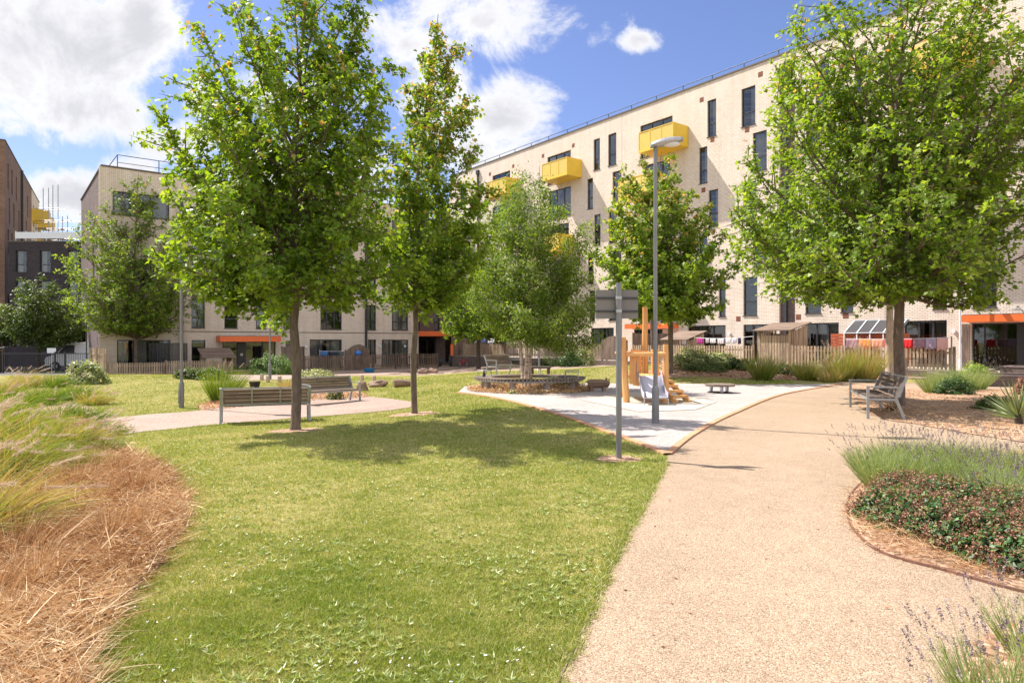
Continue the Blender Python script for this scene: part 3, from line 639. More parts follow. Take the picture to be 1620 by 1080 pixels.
MB().tube([(1.0, .9, H+1.1), (.4, 1.6, H+.1)], .025, 6).build('roof_railing', MT['rail_metal'], BL)
downpipe(BL, ls(287), 0, 11.9, r=.09, hopper=False); downpipe(BL, ls(578.5), 0, 12.2, r=.08, hopper=False)
for (a, b, z0, z1, k) in wins:
    q = wr.random(); wd = b-a
    cur = ('curtain', [(.05, .42), (.55, .95)]) if q < .5 else (('curtain', [(.2, .9)]) if q < .8 else None)
    if wd > 3 and k == 0: cur = ('curtain', [(.04, .2), (.38, .55), (.8, .95)])
    window(BL, a, b, z0, z1, mull=(.3, .66) if wd > 1.7 else ((.45,) if wd > 1.2 else ()), trans=.34 if k and wd < 1.7 else None, curtain=cur)
a, b, z0, z1 = logg
MB().box(a, b, .9, 1.0, z0-.1, z1+.1).build('loggia_wall', MT['purple_brick'], BL); MB().box(a, b, .17, .9, z0-.1, z0-.01).box(a, b, .17, .9, z1+.01, z1+.1).build('loggia_floor', MT['render'], BL)
MB().box(a, b, .04, .07, z0+.01, z0+.9).build('balustrade', MT['glass'], BL)
MB().box(a, b, .02, .09, z0+.91, z0+.97).build('handrail', MT['dark_metal'], BL)
entrance(BL, *dl, (ls(347, .9), ls(443, .9), 2.14, 2.52, 1.1), (.28, .42, .75), (dl[0]+(dl[1]-dl[0])*.28, dl[0]+(dl[1]-dl[0])*.42))
for px in (484, 600, 640): MB().tube([(ls(px), -.02, 1.75), (ls(px), -.12, 1.75)], .1, 10).build('wall_lamp', MT['white_metal'], BL)
# dark brick link between the two blocks --------------------------------
BK = empty('link_building', (LP.x, LP.y, LZ0), LR, 'purple brick stairwell block joining the two cream buildings', 'building')
x0, x1, y0 = LL+.01, LL+10.5, 2.4
lw = [(LL+.9, LL+1.5), (LL+3.0, LL+3.6), (LL+5.2, LL+5.8)]; lo = [(a, b, f+.25, f+2.3) for f in fl[1:] for (a, b) in lw]; pas = (LL+.7, LL+3.2, .02, 2.6); pas2 = (LL+4.2, LL+7.0, .02, 2.6)
w = MB(); wall_mesh(w, x0, x1, -.3, H-.3, lo+[pas, pas2], y0); w.box(x0, x1, y0+4, y0+4.2, -.3, H-.3); w.build('wall', MT['purple_brick'], BK)
MB().box(x0, x1, y0-.04, y0+4.3, H-.298, H-.2).build('roof', MT['coping'], BK)
for (a, b, c, d) in lo: window(BK, a, b, c, d, y=y0, trans=.35, curtain=('curtain', [(.3, .95)]) if wr.random() < .4 else None)
window(BK, pas[0], pas[1], pas[2], 2.3, y=y0, mull=(.3, .65), sill=False, name='entrance_door')
c = MB().box(LL-.0, LL+4.0, y0-1.7, y0-.004, 2.62, 3.05).build('canopy', MT['orange'], BK)
# far-left dark block ------------------------------------------------------
def plainblock(name, loc, rz, L_, D, H_, mat, label, cat, wl=[], parapet=None):
    b = empty(name, loc, rz, label, cat); m = MB(); wall_mesh(m, 0, L_, -1, H_, wl)
    m.add([(0, D, -1), (0, 0, -1), (0, 0, H_), (0, D, H_)], [(0, 1, 2, 3)]).add([(L_, 0, -1), (L_, D, -1), (L_, D, H_), (L_, 0, H_)], [(0, 1, 2, 3)]).add([(0, D, -1), (L_, D, -1), (L_, D, H_), (0, D, H_)], [(3, 2, 1, 0)])
    m.build('wall', mat, b); return b
Yd = 57.0
def dx(px): return (px-CX)/F*Yd+42.8
wl = []
for (p0, p1) in ((25, 42), (63, 80), (108, 124), (142, 156)):
    wl += [(dx(p0), dx(p1), EYE+(540-431)/F*Yd+.65, EYE+(540-396)/F*Yd+.65), (dx(p0), dx(p1), EYE+(540-478)/F*Yd+.65, EYE+(540-444)/F*Yd+.65)]
BD = plainblock('terrace_block', (-42.8, Yd, -.65), 0, 18, 10, 10.6, MT['dark_brick'], 'low dark brick block with four narrow windows and a white parapet', 'building', wl)
for o_ in wl: window(BD, *o_, trans=.36, curtain=('curtain', [(.05, .5)]))
MB().box(-.05, 18.05, -.05, 10.05, 10.602, 10.7).build('roof', MT['coping'], BD)
m = MB(); m.box(.3, 7.3, .3, .34, 10.95, 11.5)
for i in range(9): m.box(.3+i*.87, .34+i*.87, .34, .4, 10.7, 11.6)
m.build('parapet_screen', MT['white_metal'], BD)
m = MB().tube([(7.3, .3, 11.6), (18, .3, 11.6)], .03, 6)
for i in range(8): m.tube([(7.5+i*1.4, .3, 10.7), (7.5+i*1.4, .3, 11.6)], .025, 6)
m.build('railing', MT['white_metal'], BD)
# tall brown tower on the far left
tP = Vector((-43.6, 57.6)); dirT = Vector((-13.6, 23)).normalized(); 
TX = dirT         # local x runs away from the camera, -y faces right
TR = math.atan2(TX.y, TX.x); Lt = 30.0; tO = tP; tH = 19.4
BT = empty('tower_block', (tO.x, tO.y, -.65), TR, 'tall brown brick block with yellow balconies at the far left edge', 'building')
ops = []
for px, w_ in ((9.5, .7), (17, .7), (26, 1.3)):
    pass
def ts(px):
    uu = (px-CX)/F; t = (uu*tP.y-tP.x)/(dirT.x-uu*dirT.y); return t
cw = ts(50)
for k in range(1, 6):
    for px in (12, 18, 25, 43) if k % 2 else (14, 21, 29, 41): a = ts(px); ops.append((a, a+.9, 2.9*k+1.2, 2.9*k+3.4))
w = MB(); wall_mesh(w, 0, cw, -1, tH, [o for o in ops if o[1] < cw]); w.add([(0, 0, -1), (0, 10, -1), (0, 10, tH), (0, 0, tH)], [(3, 2, 1, 0)]); w.build('wall', MT['brown_brick'], BT)
op2 = [(cw+1.5+2.9*i, cw+2.7+2.9*i, 2.9*k+1.0, 2.9*k+3.4) for i in range(4) for k in (3, 4, 5)]
w = MB(); wall_mesh(w, cw, Lt, -1, tH, op2); w.build('wall', MT['cream'], BT)
for o_ in [o for o in ops if o[1] < cw]+op2: window(BT, *o_, trans=.4)
MB().box(-.05, Lt+.05, -.05, 10, tH+.002, tH+.1).build('roof', MT['coping'], BT)
rail(BT, 6, Lt, .8, tH+.1, 1.0)
downpipe(BT, ts(33), 8, tH-.5, r=.14)
for (a, z) in ((cw+.3, 15.9), (cw+4.2, 13.4), (cw+7.2, 16.1)): balcony(BT, a, a+2.7, z, 1.6)
# scaffolding beside it
Scf = MB(); b0 = at(62, 372, 66)
for i in range(3):
    for j in range(2):
        x = b0.x+.4+i*.95-.3*j; y = b0.y+j*1.2; Scf.tube([(x, y, 10.1), (x, y, (16.6, 16.9, 13.8)[i]+.3*j)], .035, 6)
for z in (11.6, 12.6, 13.4, 14.6):
    for j in range(2): Scf.tube([(b0.x-.4, b0.y+1.2*j, z), (b0.x+(3.6 if z < 14 else 1.9), b0.y+1.2*j, z+.1*j)], .03, 6)
sf = Scf.build('scaffolding', MT['galv']); tag(sf, 'grey tube scaffolding on the roof below the yellow balconies', 'scaffolding')
pl = MB(); 
for k in range(2): pl.box(b0.x-.3, b0.x+2.8-k, b0.y+.1, b0.y+1.1, 11.65+1.0*k, 11.71+1.0*k)
pl.build('boards', MT['timber'], sf)
# ------------------------------------------------------------------ trees
def make_tree(name, label, cat, base, sil, leafm, barkm, nleaf, lsize, trad, seed, tmpl=MAPLE, crown0=None, nprim=46, slope=.9, lean=(0, 0), extra=(), droop=.5, tips=.10, stems=None, spread=.12, group=None, gap=0, inner=.22, hangtwig=0):
    rng = np.random.default_rng(seed); rnd = random.Random(seed)
    Y = base.y; T = empty(name, base, 0, label, cat, group)
    cx0 = base.x
    tz = np.array([EYE+(CY-s[0])*Y/F for s in sil])-base.z; rl = np.array([cx0-(s[1]-CX)*Y/F for s in sil]); rr = np.array([(s[2]-CX)*Y/F-cx0 for s in sil])
    o_ = np.argsort(tz); tz, rl, rr = tz[o_], rl[o_], rr[o_]
    cen = (rr-rl)/2; rad = (rr+rl)/2; top = tz[-1]; bot = tz[0]
    c0 = crown0 or bot*.95
    def rad_at(z, az):
        r = np.interp(z, tz, rad); c = np.interp(z, tz, cen)
        return c, r*((1.25 if seed == 5 else 1.08) if abs(math.cos(az)) < .6 else 1.0)
    mb = MB(); stems = stems or [(0, 0, 0, 0, 1)]
    axes = []
    for (bx, by, lx, ly, sc_) in stems:
        pts = []; nseg = 14
        for i in range(nseg+1):
            t = i/nseg; z = top*t*sc_
            w = S((z-c0*.6)/(top*.9)); cxz = np.interp(z, tz, cen, left=0)*w*.9
            pts.append(Vector((bx+lx*t+cxz*min(1, t*1.5)+rnd.uniform(-.03, .03)*min(1, i), by+ly*t+rnd.uniform(-.03, .03)*min(1, i), z-(.1 if i == 0 else 0))))
        rads = [trad*(1.35 if i == 0 else 1)*(1-(i/nseg))**.75+.006 for i in range(nseg+1)]
        if i: pts.insert(1, pts[0].lerp(pts[1], .25)); rads.insert(1, trad*1.05)
        mb.tube(pts, rads, 10); axes.append((pts, rads))
    def axis_at(k, z):
        pts, rads = axes[k]
        for a, b, ra, rb in zip(pts, pts[1:], rads, rads[1:]):
            if b.z >= z: f = (z-a.z)/max(1e-6, b.z-a.z); return a.lerp(b, f), ra+(rb-ra)*f
        return pts[-1], rads[-1]
    segs = []      # twigs (p, q, weight)
    def branch(k, tip, r_=None, zs=None, twigs=True, curve=.14):
        hd = math.hypot(tip.x, tip.y); L_ = max(.3, hd)
        if zs is None: zs = tip.z-L_*slope*rnd.uniform(.75, 1.25)
        zs = max(c0*rnd.uniform(.92, 1.12), zs); zs = min(zs, top*.96*stems[k][4]); p0, rt = axis_at(k, zs)
        if tip.z < p0.z-.25*L_: tip = Vector((tip.x, tip.y, p0.z-.25*L_))
        ln = (tip-p0).length; r0 = min(rt*.62, .008+.013*ln) if r_ is None else r_
        n = 6; pts = []
        for i in range(n+1):
            t = i/n; q = p0.lerp(tip, t); q.z += -curve*ln*math.sin(math.pi*t)*.6; q += Vector([rnd.uniform(-.03, .03)*ln*.5 for _ in range(3)])*(0 < i < n)
            pts.append(q)
        mb.tube(pts, [r0*(1-i/n*.85) for i in range(n+1)], 6, cap=False)
        ntw = max(3, int(ln*5.5)); d = (tip-p0).normalized()
        for i in range(ntw):
            t = inner+(1-inner)*((i+rnd.random())/ntw); k_ = min(n-1, int(t*n)); q = pts[k_].lerp(pts[k_+1], t*n-k_)
            tl = ln*(.11+.20*(1-t)**.8)*rnd.uniform(.6, 1.2)+.10
            dv = Vector((rnd.gauss(0, 1), rnd.gauss(0, 1), rnd.gauss(0, .55)-hangtwig)); dv = (dv-d*dv.dot(d)).normalized()+d*rnd.uniform(.3, 1.0); dv.normalize()
            e = q+dv*tl; e.z = max(e.z, bot-.05+.22*math.sin(3*math.atan2(e.y, e.x)+seed)-rnd.random()*.45); mb.tube([q, q.lerp(e, .5)+Vector((0, 0, -.02*tl)), e], [r0*.3*(1-t*.5)+.002, r0*.2+.0015, .0015], 4, cap=False, smooth=False)
            segs.append((q, e, tl))
        segs.append((pts[-3], pts[-1], ln*.3)); segs.append((pts[-2], pts[-1], ln*.15))
    # primaries: heights stratified by crown surface
    zz = np.linspace(bot, top*.985, 200); wgt = np.interp(zz, tz, rad)+(1.6 if seed == 12 else .35); cdf = np.cumsum(wgt)/wgt.sum(); az = rnd.random()*6.28
    for i in range(nprim):
        zt = float(np.interp((i+rnd.random())/nprim, cdf, zz)); az += 2.399+rnd.uniform(-.3, .3)
        c, r = rad_at(zt, az); r *= rnd.choice((1.2, 1.06, .96, .8, .6))*rnd.uniform(.92, 1.05)
        k = i % len(stems)
        branch(k, Vector((c+r*math.cos(az), r*math.sin(az), zt)))
    for (px, py, dy) in extra:
        q = at(px, py, Y+dy)-base; branch(0, q, None, curve=.22)
        for s in (.85, .7): branch(0, Vector((q.x*s+rnd.uniform(-.1, .1), q.y+rnd.uniform(-.3, .3), q.z*s+base.z+.9*(1-s)*2)))
    mb.build('trunk', barkm, T)
    P = np.array([s[0] for s in segs]); Q = np.array([s[1] for s in segs]); w = np.array([s[2] for s in segs])+.1
    idx = rng.choice(len(segs), nleaf, p=w/w.sum()); t = rng.random(nleaf)**.8
    pos = P[idx]+(Q[idx]-P[idx])*t[:, None]+rng.normal(size=(nleaf, 3))*np.array([1, 1, .8])*spread*.55
    pos[:, 2] -= rng.random(nleaf)*spread*.5
    keep = pos[:, 2] > bot-.25+.22*np.sin(3*np.arctan2(pos[:, 1], pos[:, 0])+seed)-rng.random(nleaf)*.5; pos = pos[keep]; idx = idx[keep]; t = t[keep]; nleaf = int(keep.sum())
    ctr = np.array([0, 0, 0]); outw = pos.copy(); outw[:, 2] = 0; outw /= (np.linalg.norm(outw, axis=1, keepdims=True)+1e-6)
    nr = outw*.45+rng.normal(size=(nleaf, 3))*.62+np.array([0, 0, .75])
    V, sz, lp_, k = leaves(pos, nr, lsize, tmpl, rng, droop)
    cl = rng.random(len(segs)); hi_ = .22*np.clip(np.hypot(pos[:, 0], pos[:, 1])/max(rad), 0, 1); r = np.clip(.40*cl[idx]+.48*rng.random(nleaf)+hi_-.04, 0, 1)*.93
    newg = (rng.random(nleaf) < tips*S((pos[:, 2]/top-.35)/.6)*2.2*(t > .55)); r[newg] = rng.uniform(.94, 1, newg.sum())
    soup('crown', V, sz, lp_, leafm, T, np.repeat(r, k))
    return T
gb = ground
sil1 = [(-95, 500, 525), (-40, 450, 560), (30, 385, 580), (100, 360, 600), (180, 345, 605), (260, 325, 612), (340, 305, 615), (420, 300, 620), (465, 325, 605), (488, 385, 570)]
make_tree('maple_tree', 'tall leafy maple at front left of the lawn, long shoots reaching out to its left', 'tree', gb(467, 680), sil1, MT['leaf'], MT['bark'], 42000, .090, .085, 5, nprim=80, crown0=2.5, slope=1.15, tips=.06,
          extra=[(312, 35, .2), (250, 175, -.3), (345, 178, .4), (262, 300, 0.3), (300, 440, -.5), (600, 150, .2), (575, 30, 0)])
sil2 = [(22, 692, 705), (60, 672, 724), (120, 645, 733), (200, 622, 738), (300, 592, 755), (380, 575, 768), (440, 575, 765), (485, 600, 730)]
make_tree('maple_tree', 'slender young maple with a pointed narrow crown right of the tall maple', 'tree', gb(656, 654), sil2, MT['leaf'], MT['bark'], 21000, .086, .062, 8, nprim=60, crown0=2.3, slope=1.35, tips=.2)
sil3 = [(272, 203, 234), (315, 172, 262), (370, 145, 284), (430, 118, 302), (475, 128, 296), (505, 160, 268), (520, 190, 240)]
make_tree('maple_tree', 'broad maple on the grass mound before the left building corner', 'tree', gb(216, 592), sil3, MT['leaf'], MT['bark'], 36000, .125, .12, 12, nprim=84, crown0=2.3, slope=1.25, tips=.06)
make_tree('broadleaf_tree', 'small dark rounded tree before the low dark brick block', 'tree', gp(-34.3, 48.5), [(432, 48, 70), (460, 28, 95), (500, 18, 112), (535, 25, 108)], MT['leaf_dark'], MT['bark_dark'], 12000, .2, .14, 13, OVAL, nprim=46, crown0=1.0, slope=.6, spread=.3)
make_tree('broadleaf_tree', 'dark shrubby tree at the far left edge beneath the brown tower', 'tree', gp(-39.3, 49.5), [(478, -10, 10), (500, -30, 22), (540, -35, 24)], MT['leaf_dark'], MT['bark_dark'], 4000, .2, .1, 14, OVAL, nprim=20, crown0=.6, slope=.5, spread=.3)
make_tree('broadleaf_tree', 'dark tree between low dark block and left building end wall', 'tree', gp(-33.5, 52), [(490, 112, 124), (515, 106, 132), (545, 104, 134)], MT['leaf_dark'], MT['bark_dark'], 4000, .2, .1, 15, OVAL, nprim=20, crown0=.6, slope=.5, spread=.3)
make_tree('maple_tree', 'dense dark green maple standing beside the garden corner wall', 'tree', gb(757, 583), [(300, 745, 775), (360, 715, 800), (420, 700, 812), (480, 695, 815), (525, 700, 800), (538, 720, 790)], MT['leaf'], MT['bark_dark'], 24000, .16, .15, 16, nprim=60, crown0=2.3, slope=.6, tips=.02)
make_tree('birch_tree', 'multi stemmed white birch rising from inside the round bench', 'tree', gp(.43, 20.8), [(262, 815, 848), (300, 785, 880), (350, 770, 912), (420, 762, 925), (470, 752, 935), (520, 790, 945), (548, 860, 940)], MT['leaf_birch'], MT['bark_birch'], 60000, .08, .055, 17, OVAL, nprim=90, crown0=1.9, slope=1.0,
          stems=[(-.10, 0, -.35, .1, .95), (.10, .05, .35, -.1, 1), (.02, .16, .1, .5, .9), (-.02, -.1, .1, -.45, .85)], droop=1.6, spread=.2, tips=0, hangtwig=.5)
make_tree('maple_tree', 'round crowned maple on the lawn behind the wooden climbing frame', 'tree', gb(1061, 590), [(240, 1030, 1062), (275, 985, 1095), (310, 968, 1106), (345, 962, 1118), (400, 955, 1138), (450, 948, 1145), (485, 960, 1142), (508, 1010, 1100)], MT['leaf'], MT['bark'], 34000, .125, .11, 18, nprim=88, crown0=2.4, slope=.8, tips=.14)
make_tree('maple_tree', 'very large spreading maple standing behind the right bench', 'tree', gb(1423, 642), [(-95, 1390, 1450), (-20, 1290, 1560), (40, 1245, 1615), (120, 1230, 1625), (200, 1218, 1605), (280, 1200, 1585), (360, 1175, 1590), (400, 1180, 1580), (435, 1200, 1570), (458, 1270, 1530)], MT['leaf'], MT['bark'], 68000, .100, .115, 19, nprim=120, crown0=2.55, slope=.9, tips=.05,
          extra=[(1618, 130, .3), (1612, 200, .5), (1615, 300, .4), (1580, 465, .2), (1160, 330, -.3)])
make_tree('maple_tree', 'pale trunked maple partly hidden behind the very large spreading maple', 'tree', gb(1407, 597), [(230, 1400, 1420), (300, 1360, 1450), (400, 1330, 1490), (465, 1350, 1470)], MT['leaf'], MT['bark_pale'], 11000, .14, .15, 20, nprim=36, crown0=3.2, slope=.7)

# ------------------------------------------------------------------ fences
def pale_fence(name, label, p, q, z0, h, rng_, mat, gap=.045, pw=.09, cat='fence', arch=0, parent=None, zground=False):
    p, q = Vector(p), Vector(q); d = q-p; L_ = d.length; rz = math.atan2(d.y, d.x)
    root = empty(name, (p.x, p.y, z0), rz, label, cat)
    def zz(x): 
        if not zground: return 0
        w = p+d*(x/L_); return float(gz(w.x, w.y))-z0
    m = MB(); x = 0
    while x < L_:
        hh = h+rng_.uniform(-.015, .015)+(arch*math.sin(math.pi*x/L_) if arch else 0); w = pw*rng_.uniform(.9, 1.08); b = zz(x)
        m.box(x, min(L_, x+w), -.012, .008, b+.03, b+hh); x += w+gap
    m.build('pales', mat, root)
    r = MB(); n = max(1, int(L_/1.8))
    for k in (.25, .78): 
        for i in range(n):
            a, b = L_*i/n, L_*(i+1)/n; r.bar((a, .035, zz(a)+h*k), (b, .035, zz(b)+h*k), .05, .08)
    r.build('rail', mat, root)
    for i in range(n+1): a = L_*i/n; MB().box(a-.045, a+.045, .062, .15, zz(a)-.1, zz(a)+h+.04+(arch*math.sin(math.pi*a/L_) if arch else 0)).build('post', mat, root)
    return root
fr = random.Random(4)
def lw_(x, y): v_ = loc2w(LP, LR, x, y); return (v_.x, v_.y)
def rw_(x, y): v_ = loc2w(RO, RZ, x, y); return (v_.x, v_.y)
LO = 4.5
pale_fence('garden_fence', 'low pale timber fence behind the grass mound at the left building', lw_(ls(172, LO), -LO), lw_(ls(262, LO), -LO), -.62, .82, fr, MT['timber'])
pale_fence('garden_fence', 'shaded timber fence continuing right of the left lamp post', lw_(ls(263, LO), -LO), lw_(ls(338, LO), -LO), -.62, .9, fr, MT['timber'])
pale_fence('garden_fence', 'dark weathered fence enclosing gardens beyond the lawn boulders', lw_(ls(476, LO), -LO), lw_(ls(590, LO), -LO), -.62, 1.1, fr, MT['timber_dark'])
pale_fence('garden_fence', 'dark picket fence ending by the entrance of the purple brick link', lw_(ls(591, LO), -LO), lw_(ls(694, LO), -LO), -.62, 1.15, fr, MT['timber_dark'], .07)
pale_fence('fence_panel', 'tall timber divider at the left end of the low garden fence', lw_(ls(168, LO), -LO), lw_(ls(168, LO)-.3, -.2), -.62, 1.7, fr, MT['timber'], .0)
pale_fence('fence_panel', 'dark arched fence panel standing above the left gardens', lw_(ls(548, LO)+.3, -LO+.8), lw_(ls(592, LO), -LO+.8), -.62, 1.45, fr, MT['timber_dark'], .0, arch=.45)
pale_fence('fence_panel', 'tall dark fence panel right of the left entrance hedge', lw_(ls(443, 3), -3.2), lw_(ls(478, 4.4), -LO-.05), -.62, 1.75, fr, MT['timber_dark'], .0)
pale_fence('fence_panel', 'wooden divider beside the orange marker post', rw_(gw0+.1, -.6), rw_(gw0+.05, -OFF+.1), .28, 1.7, fr, MT['timber_dark'], .0)
def rfence(px0, px1, label, mat, h=1.0, g_=.05): return pale_fence('garden_fence', label, rw_(rs(px0, OFF), -OFF), rw_(rs(px1, OFF), -OFF), .3, h, fr, mat, g_)
rfence(733, 850, 'pale picket fence on the brick wall behind the birch', MT['timber'], 1.0, .09)
rfence(852, 958, 'brown picket fence above shrubs left of the grey sign', MT['timber'], 1.05)
rfence(1000, 1190, 'weathered picket fence behind the leafy hedge and round maple', MT['timber'], .98, .07)
rfence(1252, 1420, 'weathered picket fence behind the ornamental grasses', MT['timber'], .98, .07)
rfence(1432, 1508, 'wide board picket fence right of the big maple trunk', MT['timber'], .95, .06)
pale_fence('fence_panel', 'arched boarded fence panel just left of the sign pole', rw_(rs(952, OFF), -OFF-.05), rw_(rs(988, OFF), -OFF+.1), .3, 1.25, fr, MT['timber_dark'], .0, arch=.3)
pale_fence('fence_panel', 'tall boarded divider running back to the cream wall near arched panel', rw_(rs(1000, OFF), -OFF+.2), rw_(rs(1000, OFF)+.2, -.3), .3, 1.7, fr, MT['timber_dark'], .0)
pale_fence('fence_panel', 'boarded divider by the joint of the cream building', rw_(rs(1253, 1.5), -3.2), rw_(rs(1253, 1.5)+.1, -.3), .3, 1.6, fr, MT['timber_dark'], .0)
# low brick wall carrying the gardens
gwall = MB().box(gw0, rs(1512, OFF), -OFF-.1, -OFF+.14, -.75, .29).build('garden_wall', MT['wall_brick'], None, (RO.x, RO.y, 0), RZ); tag(gwall, 'long low brick retaining wall under the right hand picket fences', 'wall')
ew_ = MB().box(gw0, gw0+.22, -OFF+.142, -.2, -.75, .29).build('garden_wall', MT['wall_brick'], None, (RO.x, RO.y, 0), RZ); tag(ew_, 'short return of brick wall beside the passage', 'wall')
# sheds
def shed(label, p, rz, w, d, h0, h1, z0, open_=True, mat='timber'):
    r = empty('garden_shed', (p[0], p[1], z0), rz, label, 'shed')
    for i, (x, y) in enumerate(((0, 0), (w, 0), (0, d), (w, d))): hh = h0 if y == 0 else h1; MB().box(x-.05, x+.05, y-.05, y+.05, 0, hh).build('post', MT[mat], r)
    m = MB(); n = int(d/.16)
    for x in (0, w):
        m = MB()
        for i in range(n): y = .06+(d-.12)*i/n; m.box(x-.012+.062*(1 if x else -1), x+.012+.062*(1 if x else -1), y, y+.12, .05, h0+(h1-h0)*i/n-.05)
        m.build('side_boards', MT[mat], r)
    m = MB(); n = int(w/.15)
    for i in range(n): x = w*i/n; m.box(x, x+.125, -.075, -.052, .05, h0-.25)
    m.build('front_boards', MT[mat], r)
    MB().add([(-.2, -.25, h0-.02), (w+.2, -.25, h0-.02), (w+.2, d+.15, h1+.03), (-.2, d+.15, h1+.03), (-.2, -.25, h0+.03), (w+.2, -.25, h0+.03), (w+.2, d+.15, h1+.08), (-.2, d+.15, h1+.08)],
             [(0, 3, 2, 1), (4, 5, 6, 7), (0, 1, 5, 4), (1, 2, 6, 5), (2, 3, 7, 6), (3, 0, 4, 7)]).build('roof', MT['slat'], r)
    return r
shed('open timber lean-to shed with sloping roof beside the entrance of the left building', lw_(ls(330, LO), -LO+.9), LR, 1.7, 1.2, 1.05, 1.6, -.62)
shed('slatted timber lean-to shed at the building joint behind the grasses', rw_(rs(1196, OFF), -OFF+.25), RZ, 1.7, 1.5, 1.75, 2.1, .3)
shed('small lean-to shed behind the climbing frame and round maple', rw_(rs(1042, OFF), -OFF+.6), RZ, 1.6, 1.4, 1.3, 1.75, .3)
# red boarded store with a sloping glazed roof
r = empty('garden_store', (*rw_(rs(1306, OFF), -OFF+.5), .62), RZ, 'long red boarded garden store with a sloping panelled roof', 'shed')
sw = rs(1412, OFF)-rs(1306, OFF)
m = MB()
for i in range(8): m.box(0, sw, -.02+.004*(i % 2), .02, .05+i*.15, .19+i*.15)
m.build('boards', MT['red_wood'], r)
m = MB().box(sw*.22, sw, .06, 1.2, 0, 1.24); m.build('store_body', MT['red_wood'], r)
MB().add([(sw*.22, -.06, 1.26), (sw+.1, -.06, 1.26), (sw+.1, .9, 1.85), (sw*.22+.05, .9, 1.85), (sw*.22, -.06, 1.22), (sw+.1, -.06, 1.22), (sw+.1, .9, 1.81), (sw*.22+.05, .9, 1.81)], [(0, 1, 2, 3), (7, 6, 5, 4), (0, 4, 5, 1), (1, 5, 6, 2), (2, 6, 7, 3), (3, 7, 4, 0)]).build('roof_panel', MT['dark_metal'], r)
m = MB()
for i in range(5): xx = sw*.22+(sw*.78)*i/4; m.bar((xx, -.065, 1.27), (xx, .9, 1.87), .04, .03); m.bar((xx, -.05, .1), (xx, -.05, 1.25), .05)
m.bar((sw*.22, -.065, 1.27), (sw+.1, -.065, 1.27), .05, .04); m.bar((sw*.22, .9, 1.87), (sw+.1, .9, 1.87), .05, .04); m.build('white_frame', MT['white_metal'], r)
# small gateway posts left of the far entrance
op_ = MB().tube([(0, 0, 0), (0, 0, 1.0)], .14, 12).build('marker_post', MT['orange'], None, (*rw_(gw0+.15, -OFF+.1), .28)); tag(op_, 'short bright orange post at the corner of the brick garden wall', 'post')
gb_ = MB().add([(0, 0, 0), (1.0, 0, .25), (1.0, 0, 1.2), (.1, 0, 1.05)], [(0, 1, 2, 3)]).add([(0, .02, 0), (1.0, .02, .25), (1.0, .02, 1.2), (.1, .02, 1.05)], [(3, 2, 1, 0)]).build('banner', cloth((.03, .12, .06), 'green_cloth'), None, (*rw_(rs(1008, .3), -.3), 2.85), RZ); tag(gb_, 'dark green cloth hung on the wall above the small orange canopy', 'banner')

# ------------------------------------------------------------------ washing lines and clothes
def clothes(line_label, p, q, z, items, sag=.08):
    p, q = Vector((*p, z)), Vector((*q, z+.05))
    l = MB(); pts = [p.lerp(q, i/8)-Vector((0, 0, sag*math.sin(math.pi*i/8))) for i in range(9)]; l.tube(pts, .012, 5)
    o = l.build('washing_line', MT['white_metal']); tag(o, line_label, 'washing line')
    for e in (p, q): MB().tube([(e.x, e.y, -.6 if e.x < -8 else .28), (e.x, e.y, z+.08)], .03, 6).build('line_post', MT['timber'], o)
    d = q-p
    for (t0, t1, drop, c, nm, lb) in items:
        vs = []; fs = []; n = 10; nz = 5; nn = Vector((-d.y, d.x, 0)).normalized()
        for j in range(nz+1):
            for i in range(n+1):
                t = t0+(t1-t0)*i/n; b = p+d*t-Vector((0, 0, sag*math.sin(math.pi*t)+.005)); e = nn*.035*math.sin(i*1.9+j*.5)*j/nz
                vs.append(b+e-Vector((0, 0, drop*j/nz*(1+.06*math.sin(i*1.3)))))
        for j in range(nz):
            for i in range(n): a = j*(n+1)+i; fs.append((a, a+1, a+n+2, a+n+1))
        ob = MB().add(vs, fs, True).build(nm, cloth(c, nm+'_cloth')); so_ = ob.modifiers.new('thickness', 'SOLIDIFY'); so_.thickness = .006
        tag(ob, lb, 'laundry', 'laundry pegged on the garden washing lines')
A, B = rw_(rs(1099, 3.6), -3.6), rw_(rs(1192, 3.6), -3.6)
clothes('washing line of small white and magenta laundry behind the leafy hedge', A, B, 1.72, [
    (.04, .15, .32, (.45, .04, .25), 'vest', 'magenta vest at the left of the small washing line'), (.20, .26, .26, (.6, .5, .55), 'sock', 'pale lilac scrap pegged right of the magenta vest'),
    (.28, .38, .26, (.72, .68, .66), 'towel', 'small off white towel pegged mid way along the short line'), (.41, .52, .3, (.7, .62, .66), 'shirt', 'pinkish white top pegged mid line'),
    (.55, .63, .28, (.75, .74, .76), 'shirt', 'white top near the right of the short line'), (.66, .73, .28, (.66, .6, .7), 'shirt', 'pale mauve top beside the navy one'), (.75, .80, .34, (.03, .03, .08), 'shirt', 'navy garment at the right end of the short line')])
A, B = rw_(rs(1334, 4.9), -OFF-.25), rw_(rs(1503, 4.9), -OFF-.25)
